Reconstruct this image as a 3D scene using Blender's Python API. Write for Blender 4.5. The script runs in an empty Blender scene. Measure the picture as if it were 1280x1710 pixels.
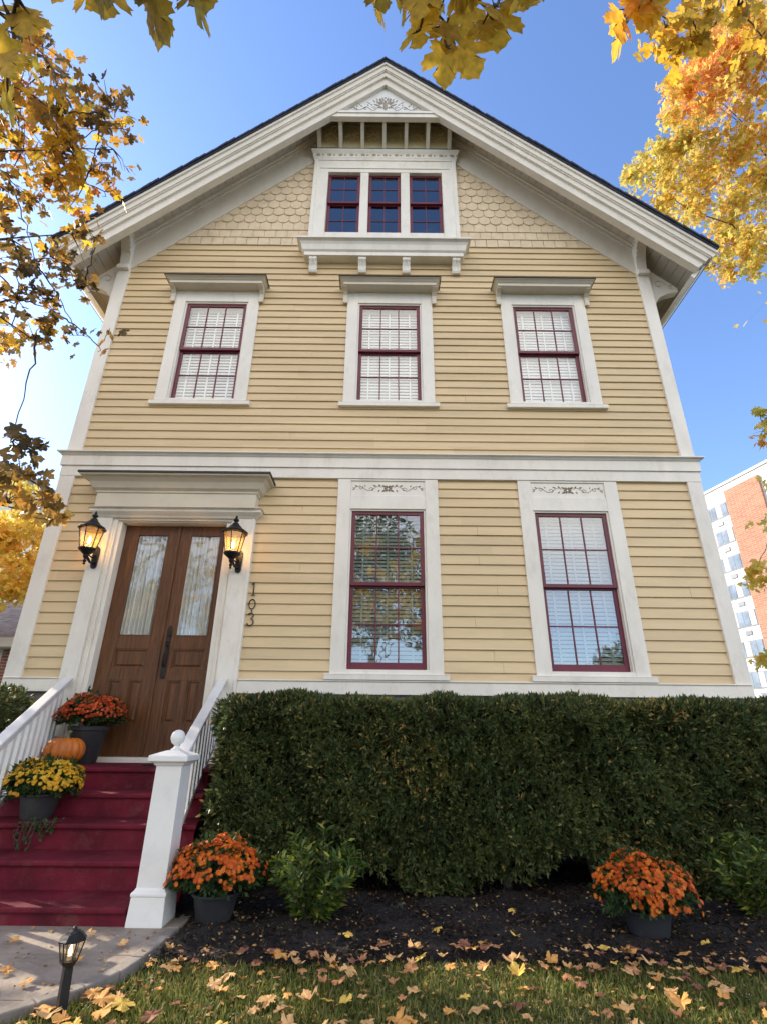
import bpy, math, random
import numpy as np
from mathutils import Vector, Matrix
random.seed(7); RS = np.random.RandomState(11)
R = math.radians
sc = bpy.context.scene
C = sc.collection
# ------------------------------------------------------------------ camera
CAM = np.array([0, -7.0, 1.25]); FPX = 870.0
pitch = math.atan(FPX/2054); roll = R(0.6)
_f = np.array([0, math.cos(pitch), math.sin(pitch)]); _u = np.array([0, -math.sin(pitch), math.cos(pitch)]); _r = np.array([1., 0, 0])
_rt = _r*math.cos(roll)+_u*math.sin(roll); _up = _u*math.cos(roll)-_r*math.sin(roll)
cd = bpy.data.cameras.new('camera'); cam = bpy.data.objects.new('camera', cd); C.objects.link(cam)
cd.sensor_fit = 'VERTICAL'; cd.sensor_height = 24; cd.lens = FPX/1710*24; cd.clip_end = 2000; cd.clip_start = .05
M = Matrix(((_rt[0], _up[0], -_f[0], CAM[0]), (_rt[1], _up[1], -_f[1], CAM[1]), (_rt[2], _up[2], -_f[2], CAM[2]), (0, 0, 0, 1)))
cam.matrix_world = M; sc.camera = cam
def at(px, py, dist):
    r = _f*FPX+_rt*(px-640)-_up*(py-855); return CAM+r/np.linalg.norm(r)*dist
# ------------------------------------------------------------------ light
SUN_EL, SUN_AZ = R(30), R(-62)        # azimuth from +Y towards +X
sd = np.array([math.cos(SUN_EL)*math.sin(SUN_AZ), math.cos(SUN_EL)*math.cos(SUN_AZ), math.sin(SUN_EL)])
w = bpy.data.worlds.new('World'); sc.world = w; w.use_nodes = True
nt = w.node_tree; nt.nodes.clear()
sky = nt.nodes.new('ShaderNodeTexSky'); sky.sky_type = 'NISHITA'; sky.sun_disc = False
sky.sun_elevation = SUN_EL; sky.sun_rotation = SUN_AZ; sky.air_density = 1.0; sky.dust_density = 0.35; sky.ozone_density = 2.0; sky.altitude = 0
bg = nt.nodes.new('ShaderNodeBackground'); bg.inputs[1].default_value = 0.15
wo = nt.nodes.new('ShaderNodeOutputWorld')
# added bright cloud veil, unseen behind the camera, to light the shaded facade
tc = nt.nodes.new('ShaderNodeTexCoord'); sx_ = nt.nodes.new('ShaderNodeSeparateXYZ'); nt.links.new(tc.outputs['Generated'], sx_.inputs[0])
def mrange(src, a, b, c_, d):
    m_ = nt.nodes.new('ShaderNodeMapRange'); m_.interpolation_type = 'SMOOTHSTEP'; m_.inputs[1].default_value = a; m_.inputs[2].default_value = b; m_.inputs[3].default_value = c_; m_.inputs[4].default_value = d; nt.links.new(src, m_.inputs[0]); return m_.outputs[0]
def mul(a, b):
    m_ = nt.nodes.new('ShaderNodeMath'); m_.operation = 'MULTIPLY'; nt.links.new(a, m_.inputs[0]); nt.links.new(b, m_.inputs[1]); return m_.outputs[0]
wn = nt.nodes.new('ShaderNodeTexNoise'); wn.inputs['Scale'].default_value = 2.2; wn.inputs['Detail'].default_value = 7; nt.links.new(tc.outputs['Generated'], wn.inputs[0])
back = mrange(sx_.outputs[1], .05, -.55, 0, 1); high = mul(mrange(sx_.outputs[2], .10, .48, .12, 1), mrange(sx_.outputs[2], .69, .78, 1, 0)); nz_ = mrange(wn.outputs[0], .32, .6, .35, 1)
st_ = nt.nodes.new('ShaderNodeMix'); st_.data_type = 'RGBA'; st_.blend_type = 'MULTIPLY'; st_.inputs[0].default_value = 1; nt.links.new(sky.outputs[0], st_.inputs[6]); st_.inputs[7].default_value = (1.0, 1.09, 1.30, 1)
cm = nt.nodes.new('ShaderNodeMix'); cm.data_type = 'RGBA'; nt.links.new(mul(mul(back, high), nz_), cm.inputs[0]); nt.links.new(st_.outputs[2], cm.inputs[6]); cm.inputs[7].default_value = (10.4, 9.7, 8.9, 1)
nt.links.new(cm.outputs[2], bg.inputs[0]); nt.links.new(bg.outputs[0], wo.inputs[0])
sl = bpy.data.lights.new('sun', 'SUN'); sl.energy = 4.0; sl.angle = R(0.55); sl.color = (1, .88, .7)
so = bpy.data.objects.new('sun', sl); C.objects.link(so)
so.rotation_euler = Vector(sd).to_track_quat('Z', 'Y').to_euler(); so.location = (-20, 8, 25)
sc.view_settings.view_transform = 'Standard'; sc.view_settings.look = 'None'; sc.view_settings.gamma = 1; sc.view_settings.exposure = 0.9
# ------------------------------------------------------------------ helpers
def empty(name, loc=(0, 0, 0), parent=None):
    o = bpy.data.objects.new(name, None); C.objects.link(o); o.location = loc; o.empty_display_size = .1
    if parent: o.parent = parent
    return o
def tag(o, label=None, cat=None, group=None, kind=None):
    if label: o['label'] = label
    if cat: o['category'] = cat
    if group: o['group'] = group
    if kind: o['kind'] = kind
    return o
class MB:
    def __init__(s): s.v = []; s.f = []
    def add(s, vs, fs):
        n = len(s.v); s.v += [tuple(map(float, p)) for p in vs]; s.f += [tuple(i+n for i in f) for f in fs]; return s
    def box(s, x0, x1, y0, y1, z0, z1):
        if x0 > x1: x0, x1 = x1, x0
        if y0 > y1: y0, y1 = y1, y0
        return s.add([(x0, y0, z0), (x1, y0, z0), (x1, y1, z0), (x0, y1, z0), (x0, y0, z1), (x1, y0, z1), (x1, y1, z1), (x0, y1, z1)],
                     [(0, 3, 2, 1), (4, 5, 6, 7), (0, 1, 5, 4), (1, 2, 6, 5), (2, 3, 7, 6), (3, 0, 4, 7)])
    def prism(s, poly, axis, a, b):
        n = len(poly)
        def P(p, t):
            return (t, p[0], p[1]) if axis == 'x' else (p[0], t, p[1]) if axis == 'y' else (p[0], p[1], t)
        return s.add([P(p, a) for p in poly]+[P(p, b) for p in poly],
                     [tuple(range(n))[::-1], tuple(range(n, 2*n))]+[(i, (i+1) % n, n+(i+1) % n, n+i) for i in range(n)])
    def cornice(s, x0, x1, y0, prof, yb=0.0):
        """profile swept round left, front and right side; prof = [(outward offset, z), ...] bottom to top; capped"""
        n = len(prof); vs = []
        for o, z in prof: vs += [(x0-o, yb, z), (x0-o, y0-o, z), (x1+o, y0-o, z), (x1+o, yb, z)]
        fs = []
        for k in range(n-1):
            for j in range(4):
                a = k*4+j; b = k*4+(j+1) % 4; fs.append((a, b, b+4, a+4))
        fs += [(3, 2, 1, 0), tuple((n-1)*4+j for j in range(4))]
        return s.add(vs, fs)
    def tube(s, pts, r, n=6, cap=True):
        pts = [np.array(p, float) for p in pts]; m = len(pts)
        rr = r if hasattr(r, '__len__') else [r]*m
        vs = []; ref = None
        for i, p in enumerate(pts):
            t = pts[min(i+1, m-1)]-pts[max(i-1, 0)]; t = t/(np.linalg.norm(t)+1e-9)
            if ref is None: ref = np.cross(t, (0, 0, 1.) if abs(t[2]) < .9 else (1., 0, 0))
            a = ref-t*(ref@t); a /= (np.linalg.norm(a)+1e-9); b = np.cross(t, a); ref = a
            for k in range(n):
                q = 2*math.pi*k/n; vs.append(p+(a*math.cos(q)+b*math.sin(q))*rr[i])
        fs = [(i*n+k, i*n+(k+1) % n, (i+1)*n+(k+1) % n, (i+1)*n+k) for i in range(m-1) for k in range(n)]
        if cap: fs += [tuple(range(n))[::-1], tuple((m-1)*n+k for k in range(n))]
        return s.add(vs, fs)
    def lathe(s, prof, c, n=24, ph=0, sx=1, sy=1):
        vs = []
        for r, z in prof:
            for k in range(n):
                q = 2*math.pi*k/n+ph; vs.append((c[0]+r*math.cos(q)*sx, c[1]+r*math.sin(q)*sy, c[2]+z))
        m = len(prof)
        fs = [(i*n+k, i*n+(k+1) % n, (i+1)*n+(k+1) % n, (i+1)*n+k) for i in range(m-1) for k in range(n)]
        fs += [tuple(range(n))[::-1], tuple((m-1)*n+k for k in range(n))]
        return s.add(vs, fs)
    def petal(s, cx, cz, y, L, W, ang, th=.006):
        """a flat raised leaf shape on a wall facing -Y"""
        pts = []
        for k in range(8):
            q = 2*math.pi*k/8; u = L/2*math.cos(q); v = W/2*math.sin(q)*(1-.3*math.cos(q))
            pts.append((cx+(u+L/2)*math.cos(ang)-v*math.sin(ang), cz+(u+L/2)*math.sin(ang)+v*math.cos(ang)))
        n = 8; vs = [(p[0], y, p[1]) for p in pts]+[(cx+L/2*math.cos(ang)+(p[0]-cx-L/2*math.cos(ang))*.6, y-th, cz+L/2*math.sin(ang)+(p[1]-cz-L/2*math.sin(ang))*.6) for p in pts]
        return s.add(vs, [(i, (i+1) % n, n+(i+1) % n, n+i) for i in range(n)]+[tuple(range(n, 2*n))])
    def build(s, name, mat, parent=None, smooth=False, bevel=0):
        me = bpy.data.meshes.new(name); me.from_pydata(s.v, [], s.f); me.update()
        import bmesh
        bm = bmesh.new(); bm.from_mesh(me); bmesh.ops.recalc_face_normals(bm, faces=bm.faces); bm.to_mesh(me); bm.free()
        me.materials.append(mat)
        if smooth: me.polygons.foreach_set('use_smooth', [True]*len(me.polygons))
        o = bpy.data.objects.new(name, me); C.objects.link(o)
        if parent:
            o.parent = parent
            pl = Vector(parent.location)
            q = parent.parent
            while q: pl += Vector(q.location); q = q.parent
            if pl.length > 1e-6: me.transform(Matrix.Translation(-pl))
        if bevel:
            b = o.modifiers.new('bevel', 'BEVEL'); b.width = bevel; b.segments = 2; b.limit_method = 'ANGLE'; b.angle_limit = R(40)
        return o
def leafmesh(name, tv, tf, pos, tip, nrm, size, tint, mat, parent=None, smooth=False):
    """scatter a template: tv (M,3) with x side, y tip, z normal; tf faces of equal length"""
    tv = np.array(tv, float); tf = np.array(tf, int); N = len(pos); m = len(tv)
    tip = tip/(np.linalg.norm(tip, axis=1, keepdims=True)+1e-9)
    nrm = nrm-tip*np.sum(nrm*tip, 1, keepdims=True); nrm /= (np.linalg.norm(nrm, axis=1, keepdims=True)+1e-9)
    sd_ = np.cross(tip, nrm)
    size = np.broadcast_to(np.asarray(size, float), (N,))[:, None, None]
    V = pos[:, None, :]+size*(tv[None, :, 0:1]*sd_[:, None, :]+tv[None, :, 1:2]*tip[:, None, :]+tv[None, :, 2:3]*nrm[:, None, :])
    F = (tf[None]+(np.arange(N)*m)[:, None, None]); k = tf.shape[1]
    V = V.reshape(-1, 3); F = F.reshape(-1)
    if parent is not None:
        pl = np.array(parent.location); q = parent.parent
        while q: pl = pl+np.array(q.location); q = q.parent
        V = V-pl
    me = bpy.data.meshes.new(name); nf = len(F)//k
    me.vertices.add(len(V)); me.vertices.foreach_set('co', V.astype(np.float32).ravel())
    me.loops.add(len(F)); me.loops.foreach_set('vertex_index', F.astype(np.int32))
    me.polygons.add(nf); me.polygons.foreach_set('loop_start', np.arange(0, len(F), k, dtype=np.int32))
    try: me.polygons.foreach_set('loop_total', np.full(nf, k, dtype=np.int32))
    except Exception: pass
    if smooth: me.polygons.foreach_set('use_smooth', np.ones(nf, dtype=bool))
    a = me.attributes.new('tint', 'FLOAT', 'POINT'); a.data.foreach_set('value', np.repeat(np.asarray(tint, np.float32), m))
    me.update(calc_edges=True); me.materials.append(mat)
    o = bpy.data.objects.new(name, me); C.objects.link(o)
    if parent: o.parent = parent
    return o
def rdir(n, up=0.0, s=RS):
    v = s.normal(size=(n, 3)); v /= np.linalg.norm(v, axis=1, keepdims=True); v[:, 2] += up
    return v/np.linalg.norm(v, axis=1, keepdims=True)
# ------------------------------------------------------------------ materials
def newmat(name):
    m = bpy.data.materials.new(name); m.use_nodes = True; n = m.node_tree.nodes; l = m.node_tree.links
    return m, n, l, n['Principled BSDF']
def ramp(n, stops):
    r = n.new('ShaderNodeValToRGB'); e = r.color_ramp.elements
    while len(e) < len(stops): e.new(.5)
    for i, (p, c) in enumerate(stops): e[i].position = p; e[i].color = (*c, 1)
    return r
def surf(name, col, rough=.6, var=.12, scale=2.0, stretch=(1, 1, 1), bump=.1, bscale=60, metal=0, spec=.5, dirt=None, dscale=3.0, damt=.5, bdist=.004, second=None):
    """base colour with two scales of noise, optional dirt tint, and a bump"""
    m, n, l, b = newmat(name)
    g = n.new('ShaderNodeNewGeometry'); mp = n.new('ShaderNodeMapping'); mp.inputs['Scale'].default_value = stretch
    l.new(g.outputs['Position'], mp.inputs[0])
    n1 = n.new('ShaderNodeTexNoise'); n1.inputs['Scale'].default_value = scale; n1.inputs['Detail'].default_value = 6; n1.inputs['Roughness'].default_value = .65
    l.new(mp.outputs[0], n1.inputs[0])
    c = np.array(col); lo = tuple(np.clip(c*(1-var*2), 0, 1)); hi = tuple(np.clip(c*(1+var), 0, .92))
    if second is not None: lo = second
    r1 = ramp(n, [(.3, lo), (.7, hi)]); l.new(n1.outputs[0], r1.inputs[0]); out = r1.outputs[0]
    if dirt is not None:
        n2 = n.new('ShaderNodeTexNoise'); n2.inputs['Scale'].default_value = dscale; n2.inputs['Detail'].default_value = 10; n2.inputs['Roughness'].default_value = .75
        l.new(mp.outputs[0], n2.inputs[0])
        r2 = ramp(n, [(.52, (0, 0, 0)), (.78, (1, 1, 1))]); l.new(n2.outputs[0], r2.inputs[0])
        mu = n.new('ShaderNodeMath'); mu.operation = 'MULTIPLY'; mu.inputs[1].default_value = damt; l.new(r2.outputs[0], mu.inputs[0])
        mx = n.new('ShaderNodeMix'); mx.data_type = 'RGBA'; l.new(mu.outputs[0], mx.inputs[0]); l.new(out, mx.inputs[6]); mx.inputs[7].default_value = (*dirt, 1); out = mx.outputs[2]
    l.new(out, b.inputs['Base Color']); b.inputs['Roughness'].default_value = rough; b.inputs['Metallic'].default_value = metal
    b.inputs['Specular IOR Level'].default_value = spec
    if bump:
        n3 = n.new('ShaderNodeTexNoise'); n3.inputs['Scale'].default_value = bscale; n3.inputs['Detail'].default_value = 5; l.new(mp.outputs[0], n3.inputs[0])
        bp = n.new('ShaderNodeBump'); bp.inputs['Strength'].default_value = bump; bp.inputs['Distance'].default_value = bdist; l.new(n3.outputs[0], bp.inputs['Height']); l.new(bp.outputs[0], b.inputs['Normal'])
    return m
def leafmat(name, stops, trans=.45, rough=.5, attr='tint', spec=.3):
    m, n, l, b = newmat(name)
    a = n.new('ShaderNodeAttribute'); a.attribute_name = attr
    r = ramp(n, stops); l.new(a.outputs['Fac'], r.inputs[0])
    g = n.new('ShaderNodeNewGeometry'); nz = n.new('ShaderNodeTexNoise'); nz.inputs['Scale'].default_value = 45; nz.inputs['Detail'].default_value = 3; l.new(g.outputs['Position'], nz.inputs[0])
    hs = n.new('ShaderNodeHueSaturation'); l.new(r.outputs[0], hs.inputs['Color'])
    mr = n.new('ShaderNodeMapRange'); mr.inputs[1].default_value = .3; mr.inputs[2].default_value = .7; mr.inputs[3].default_value = .72; mr.inputs[4].default_value = 1.25
    l.new(nz.outputs[0], mr.inputs[0]); l.new(mr.outputs[0], hs.inputs['Value'])
    l.new(hs.outputs[0], b.inputs['Base Color']); b.inputs['Roughness'].default_value = rough; b.inputs['Specular IOR Level'].default_value = spec
    if trans:
        t = n.new('ShaderNodeBsdfTranslucent'); l.new(hs.outputs[0], t.inputs[0]); mx = n.new('ShaderNodeMixShader'); mx.inputs[0].default_value = trans
        l.new(b.outputs[0], mx.inputs[1]); l.new(t.outputs[0], mx.inputs[2]); l.new(mx.outputs[0], n['Material Output'].inputs[0])
    return m
def glassmat(name, tint=(1, 1, 1), ior=1.7, refl=(1, 1, 1)):
    m, n, l, b = newmat(name); n.remove(b)
    t = n.new('ShaderNodeBsdfTransparent'); t.inputs[0].default_value = (*tint, 1)
    gl = n.new('ShaderNodeBsdfGlossy'); gl.inputs['Roughness'].default_value = .01; gl.inputs[0].default_value = (*refl, 1)
    fr = n.new('ShaderNodeFresnel'); g = n.new('ShaderNodeNewGeometry')
    io = n.new('ShaderNodeMapRange'); io.inputs[3].default_value = ior; io.inputs[4].default_value = 1/ior; l.new(g.outputs['Backfacing'], io.inputs[0]); l.new(io.outputs[0], fr.inputs[0])   # thin pane: both faces reflect alike
    nz = n.new('ShaderNodeTexNoise'); nz.inputs['Scale'].default_value = 3.5; nz.inputs['Detail'].default_value = 2; l.new(g.outputs['Position'], nz.inputs[0])
    bp = n.new('ShaderNodeBump'); bp.inputs['Strength'].default_value = .25; bp.inputs['Distance'].default_value = .01; l.new(nz.outputs[0], bp.inputs['Height']); l.new(bp.outputs[0], gl.inputs['Normal'])
    mx = n.new('ShaderNodeMixShader'); l.new(fr.outputs[0], mx.inputs[0]); l.new(t.outputs[0], mx.inputs[1]); l.new(gl.outputs[0], mx.inputs[2]); l.new(mx.outputs[0], n['Material Output'].inputs[0])
    return m
def emis(name, col, s):
    m, n, l, b = newmat(name); b.inputs['Emission Color'].default_value = (*col, 1); b.inputs['Emission Strength'].default_value = s; b.inputs['Base Color'].default_value = (*col, 1); return m
CREAM = (.69, .52, .295)
m_clap = surf('clapboard_paint', CREAM, .55, .05, 1.3, (.35, 1, 3.0), .25, 14, dirt=(.40, .29, .17), dscale=1.5, damt=.5)
def board_variation(m, pitch_, amt):
    n, l = m.node_tree.nodes, m.node_tree.links; b = n['Principled BSDF']; src = b.inputs['Base Color'].links[0].from_socket
    g = n.new('ShaderNodeNewGeometry'); sp = n.new('ShaderNodeSeparateXYZ'); l.new(g.outputs['Position'], sp.inputs[0])
    def M(op, a, v): q = n.new('ShaderNodeMath'); q.operation = op; l.new(a, q.inputs[0]); q.inputs[1].default_value = v; return q.outputs[0]
    row = M('FLOOR', M('DIVIDE', M('SUBTRACT', sp.outputs[2], 1.83), pitch_), 0)
    sh_ = n.new('ShaderNodeMath'); l.new(M('MULTIPLY', sp.outputs[0], .31), sh_.inputs[0]); l.new(M('MULTIPLY', row, .377), sh_.inputs[1]); col_ = M('FLOOR', sh_.outputs[0], 0)
    cb = n.new('ShaderNodeCombineXYZ'); l.new(row, cb.inputs[0]); l.new(col_, cb.inputs[1]); wn_ = n.new('ShaderNodeTexWhiteNoise'); wn_.noise_dimensions = '2D'; l.new(cb.outputs[0], wn_.inputs[0])
    mr = n.new('ShaderNodeMapRange'); mr.inputs[3].default_value = 1-amt; mr.inputs[4].default_value = 1+amt; l.new(wn_.outputs[0], mr.inputs[0])
    hs = n.new('ShaderNodeHueSaturation'); l.new(src, hs.inputs['Color']); l.new(mr.outputs[0], hs.inputs['Value']); l.new(hs.outputs[0], b.inputs['Base Color'])
board_variation(m_clap, .1445, .055)
m_shin = surf('shingle_paint', (.72, .565, .37), .6, .08, 5, (1, 1, 1), .3, 30, dirt=(.45, .33, .2), dscale=4, damt=.3)
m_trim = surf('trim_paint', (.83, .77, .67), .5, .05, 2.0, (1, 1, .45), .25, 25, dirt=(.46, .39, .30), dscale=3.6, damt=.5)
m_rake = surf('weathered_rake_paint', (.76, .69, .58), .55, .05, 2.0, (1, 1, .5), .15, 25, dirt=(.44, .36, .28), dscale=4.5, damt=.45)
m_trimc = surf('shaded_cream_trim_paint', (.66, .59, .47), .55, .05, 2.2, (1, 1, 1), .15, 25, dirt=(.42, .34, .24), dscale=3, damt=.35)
m_white = surf('white_rail_paint', (.78, .76, .72), .42, .03, 2.5, (1, 1, 1), .1, 40, dirt=(.52, .48, .43), dscale=4, damt=.4)
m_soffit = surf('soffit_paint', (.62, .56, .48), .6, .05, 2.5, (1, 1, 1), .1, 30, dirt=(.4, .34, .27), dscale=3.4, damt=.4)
m_groove = surf('groove_shadow_gap', (.16, .13, .10), .9, .1, 5, bump=0)
m_red = surf('maroon_sash_paint', (.15, .013, .030), .38, .15, 3, bump=.08, bscale=40)
m_step = surf('maroon_step_paint', (.150, .010, .024), .7, .28, 2.2, (1, 1, 1), .6, 90, spec=.22, dirt=(.19, .075, .065), dscale=5, damt=.7, bdist=.006)
m_roof = surf('dark_blue_roof_shingle', (.030, .034, .055), .85, .3, 12, bump=.6, bscale=40, bdist=.01)
m_black = surf('black_painted_metal', (.018, .017, .018), .42, .3, 12, bump=.25, bscale=70, metal=.3)
m_bronze = surf('dark_bronze', (.035, .027, .022), .45, .3, 12, bump=.2, bscale=70, metal=.6)
m_hoodroof = surf('dark_hood_flashing', (.035, .035, .032), .6, .2, 8, bump=.1)
m_pot = surf('charcoal_pot_plastic', (.032, .033, .038), .55, .15, 4, bump=.15, bscale=60, dirt=(.12, .11, .10), dscale=5, damt=.5)
m_pump = surf('pumpkin_skin', (.62, .17, .02), .42, .12, 6, bump=.15, bscale=30, dirt=(.45, .14, .03), dscale=4, damt=.6)
m_stemg = surf('dry_green_stem', (.22, .20, .09), .8, .2, 20)
m_bark = surf('grey_brown_bark', (.10, .078, .060), .9, .25, 6, (1, 1, .3), .8, 22, bdist=.02)
m_twig = surf('dark_twig_bark', (.10, .075, .06), .85, .2, 10, bump=.3)
m_brown = surf('carved_paint_brown', (.24, .18, .12), .8, .2, 12, bump=0)
m_cut = surf('bare_wood_marks', (.36, .30, .23), .8, .2, 12, bump=0)
m_brick = None
m_found = surf('painted_foundation_stone', (.16, .14, .13), .85, .15, 5, bump=.5, bscale=15, bdist=.02)
m_inside = surf('dim_interior_plaster', (.10, .09, .08), .9, .1, 2, bump=0)
m_glass = glassmat('window_glass', (.98, .99, .98), 1.75)
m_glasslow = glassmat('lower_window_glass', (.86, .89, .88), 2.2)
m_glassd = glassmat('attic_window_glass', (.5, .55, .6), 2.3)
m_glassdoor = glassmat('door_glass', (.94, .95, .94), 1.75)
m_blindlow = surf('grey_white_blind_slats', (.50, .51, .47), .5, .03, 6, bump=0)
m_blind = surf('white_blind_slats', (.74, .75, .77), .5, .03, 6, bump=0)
m_curtain = surf('ivory_curtain', (.76, .74, .69), .85, .03, 8, (6, 1, .4), .2, 12)
m_wood, n, l, b = newmat('stained_oak_door')
g = n.new('ShaderNodeNewGeometry'); mp = n.new('ShaderNodeMapping'); mp.inputs['Scale'].default_value = (14, 14, .9); l.new(g.outputs['Position'], mp.inputs[0])
nz = n.new('ShaderNodeTexNoise'); nz.inputs['Scale'].default_value = 3; nz.inputs['Detail'].default_value = 8; nz.inputs['Distortion'].default_value = .8; l.new(mp.outputs[0], nz.inputs[0])
r = ramp(n, [(.25, (.062, .025, .010)), (.5, (.120, .048, .017)), (.78, (.19, .080, .028))]); l.new(nz.outputs[0], r.inputs[0]); l.new(r.outputs[0], b.inputs['Base Color']); b.inputs['Roughness'].default_value = .42; b.inputs['Specular IOR Level'].default_value = .3
bp = n.new('ShaderNodeBump'); bp.inputs['Strength'].default_value = .3; bp.inputs['Distance'].default_value = .003; l.new(nz.outputs[0], bp.inputs['Height']); l.new(bp.outputs[0], b.inputs['Normal'])
def brickmat(name, c1, c2, mortar, scale, rot=(0, 0, 0), bw=.22, bh=.075):
    m, n, l, b = newmat(name)
    g = n.new('ShaderNodeTexCoord'); sx = n.new('ShaderNodeSeparateXYZ'); l.new(g.outputs['Object'], sx.inputs[0]); ad = n.new('ShaderNodeMath'); l.new(sx.outputs[0], ad.inputs[0]); l.new(sx.outputs[1], ad.inputs[1])
    cb = n.new('ShaderNodeCombineXYZ'); l.new(ad.outputs[0], cb.inputs[0]); l.new(sx.outputs[2], cb.inputs[1])
    br = n.new('ShaderNodeTexBrick'); l.new(cb.outputs[0], br.inputs[0]); br.inputs['Scale'].default_value = scale; br.inputs['Color1'].default_value = (*c1, 1); br.inputs['Color2'].default_value = (*c2, 1)
    br.inputs['Mortar'].default_value = (*mortar, 1); br.inputs['Mortar Size'].default_value = .012; br.inputs['Brick Width'].default_value = bw; br.inputs['Row Height'].default_value = bh
    l.new(br.outputs[0], b.inputs['Base Color']); b.inputs['Roughness'].default_value = .85; return m
m_brick = brickmat('red_brick', (.30, .09, .05), (.20, .06, .04), (.30, .27, .24), 1)
m_brickfar = brickmat('orange_brick', (.46, .21, .13), (.34, .15, .09), (.55, .38, .28), 1, bw=.6, bh=.2)
# ------------------------------------------------------------------ setting: ground, path
XL, XR, XC = -4.80, 4.70, -0.05
def sheet(name, poly, z, mat, kind='structure'):
    mb = MB(); mb.add([(x, y, z) for x, y in poly], [tuple(range(len(poly)))]); return tag(mb.build(name, mat), kind=kind)
m_soil = surf('lawn_soil', (.045, .055, .018), .95, .35, 8, bump=.8, bscale=60, dirt=(.07, .05, .025), dscale=5, damt=.8, bdist=.02)
m_mulch = surf('dark_bark_mulch', (.020, .014, .011), .95, .5, 30, bump=1, bscale=55, dirt=(.05, .035, .022), dscale=22, damt=.6, bdist=.03)
m_conc = surf('stamped_concrete', (.33, .27, .215), .85, .16, 3, bump=.7, bscale=14, dirt=(.16, .12, .09), dscale=5, damt=.7, bdist=.02)
m_curb = surf('curb_concrete', (.27, .235, .20), .85, .14, 6, bump=.6, bscale=20, dirt=(.15, .12, .09), dscale=5, damt=.6, bdist=.01)
m_road = surf('asphalt', (.05, .05, .05), .9, .2, 10, bump=.3)
G0 = -.06
def edge_y(x): return -3.05+.06*math.sin(x*1.7+.5)+.04*math.sin(x*4.1)
# lawn, gently uneven and reaching the horizon
mb = MB(); xs = [-400, -150, -60, -30, -20]+list(np.linspace(-14, 14, 57))+[20, 30, 60, 150, 400]; ys = [-400, -150, -60, -30]+list(np.linspace(-14, 6, 41))+[12, 20, 35, 60, 110, 200, 600]
def gz(x, y):
    k = 1 if (abs(x) < 14 and -14 < y < 6) else 0
    return G0+k*.012*(math.sin(x*2.3)+math.sin(y*3.1+x))
vs = [(x, y, gz(x, y)) for y in ys for x in xs]; nx = len(xs)
mb.add(vs, [(j*nx+i, j*nx+i+1, (j+1)*nx+i+1, (j+1)*nx+i) for j in range(len(ys)-1) for i in range(nx-1)])
tag(mb.build('lawn_ground', m_soil, smooth=True), kind='structure')
# mulch bed, finely lumpy
mb = MB(); xs = list(np.arange(-1.75, 7.0, .05)); nx = len(xs); rows = []
nyy = 70
for j in range(nyy):
    for x in xs:
        y0 = edge_y(x); y = y0+(0.3-y0)*j/(nyy-1)
        h = .012*math.sin(x*9+y*5)+.010*math.sin(y*14-x*6)+RS.uniform(-.008, .008)
        rows.append((x, y, (G0-.10 if x < -1.36 and y < -2.5 else G0-.03 if j == 0 else G0+.035+.02*min(1, j/6)+h)))
mb.add(rows, [(j*nx+i, j*nx+i+1, (j+1)*nx+i+1, (j+1)*nx+i) for j in range(nyy-1) for i in range(nx-1)])
tag(mb.build('mulch_bed', m_mulch, smooth=True), kind='structure')
# path: slabs with joints, segmented curb
pedge = [(-1.36, -2.3), (-1.37, -2.6), (-1.385, -2.9), (-1.40, -3.1), (-1.44, -3.3), (-1.53, -3.5), (-1.68, -3.68), (-1.9, -3.9), (-2.3, -4.2), (-2.9, -4.5), (-4.2, -4.9), (-9, -5.2)]
def px_edge(y):
    for (a, b), (c_, d) in zip(pedge, pedge[1:]):
        if d <= y <= b: return a+(c_-a)*(b-y)/(b-d)
    return pedge[-1][0]
mb = MB()
for y0, y1 in ((-3.055, -2.2), (-3.635, -3.065), (-4.3, -3.645), (-4.9, -4.31)):
    n_ = 8; yy = [y1+(y0-y1)*k/n_ for k in range(n_+1)]
    right = [(px_edge(y)-.085, y) for y in yy]
    mb.prism(right+[(-9, y0), (-9, y1)], 'z', -.2, 0)
tag(mb.build('front_path', m_conc, bevel=.008), kind='structure')
cb = MB(); pts = []
for (a, b), (c_, d) in zip(pedge[:-1], pedge[1:]):
    L = math.hypot(c_-a, d-b); k = max(1, int(L/.22))
    for i in range(k): pts.append((a+(c_-a)*i/k, b+(d-b)*i/k))
for p, q in zip(pts, pts[1:]):
    p = np.array(p); q = np.array(q); t = (q-p)/np.linalg.norm(q-p); nn = np.array([t[1], -t[0]]); nn = nn if nn[0] < 0 else -nn
    a, b = p+t*.004, q-t*.004
    cb.prism([tuple(a), tuple(b), tuple(b+nn*.085), tuple(a+nn*.085)], 'z', -.2, .008+random.uniform(-.003, .003))
tag(cb.build('path_curb', m_curb, bevel=.008), kind='structure')
sheet('road', [(-300, -17), (300, -17), (300, -24), (-300, -24)], -.03, m_road)
sheet('pavement', [(-300, -13.5), (300, -13.5), (300, -15.2), (-300, -15.2)], -.03, m_curb)
# ------------------------------------------------------------------ the house
house = tag(empty('house', (XC, 4.5, 0)), 'cream clapboard two-storey gabled house with white trim and maroon window sashes', 'house')
SL = .95
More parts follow.
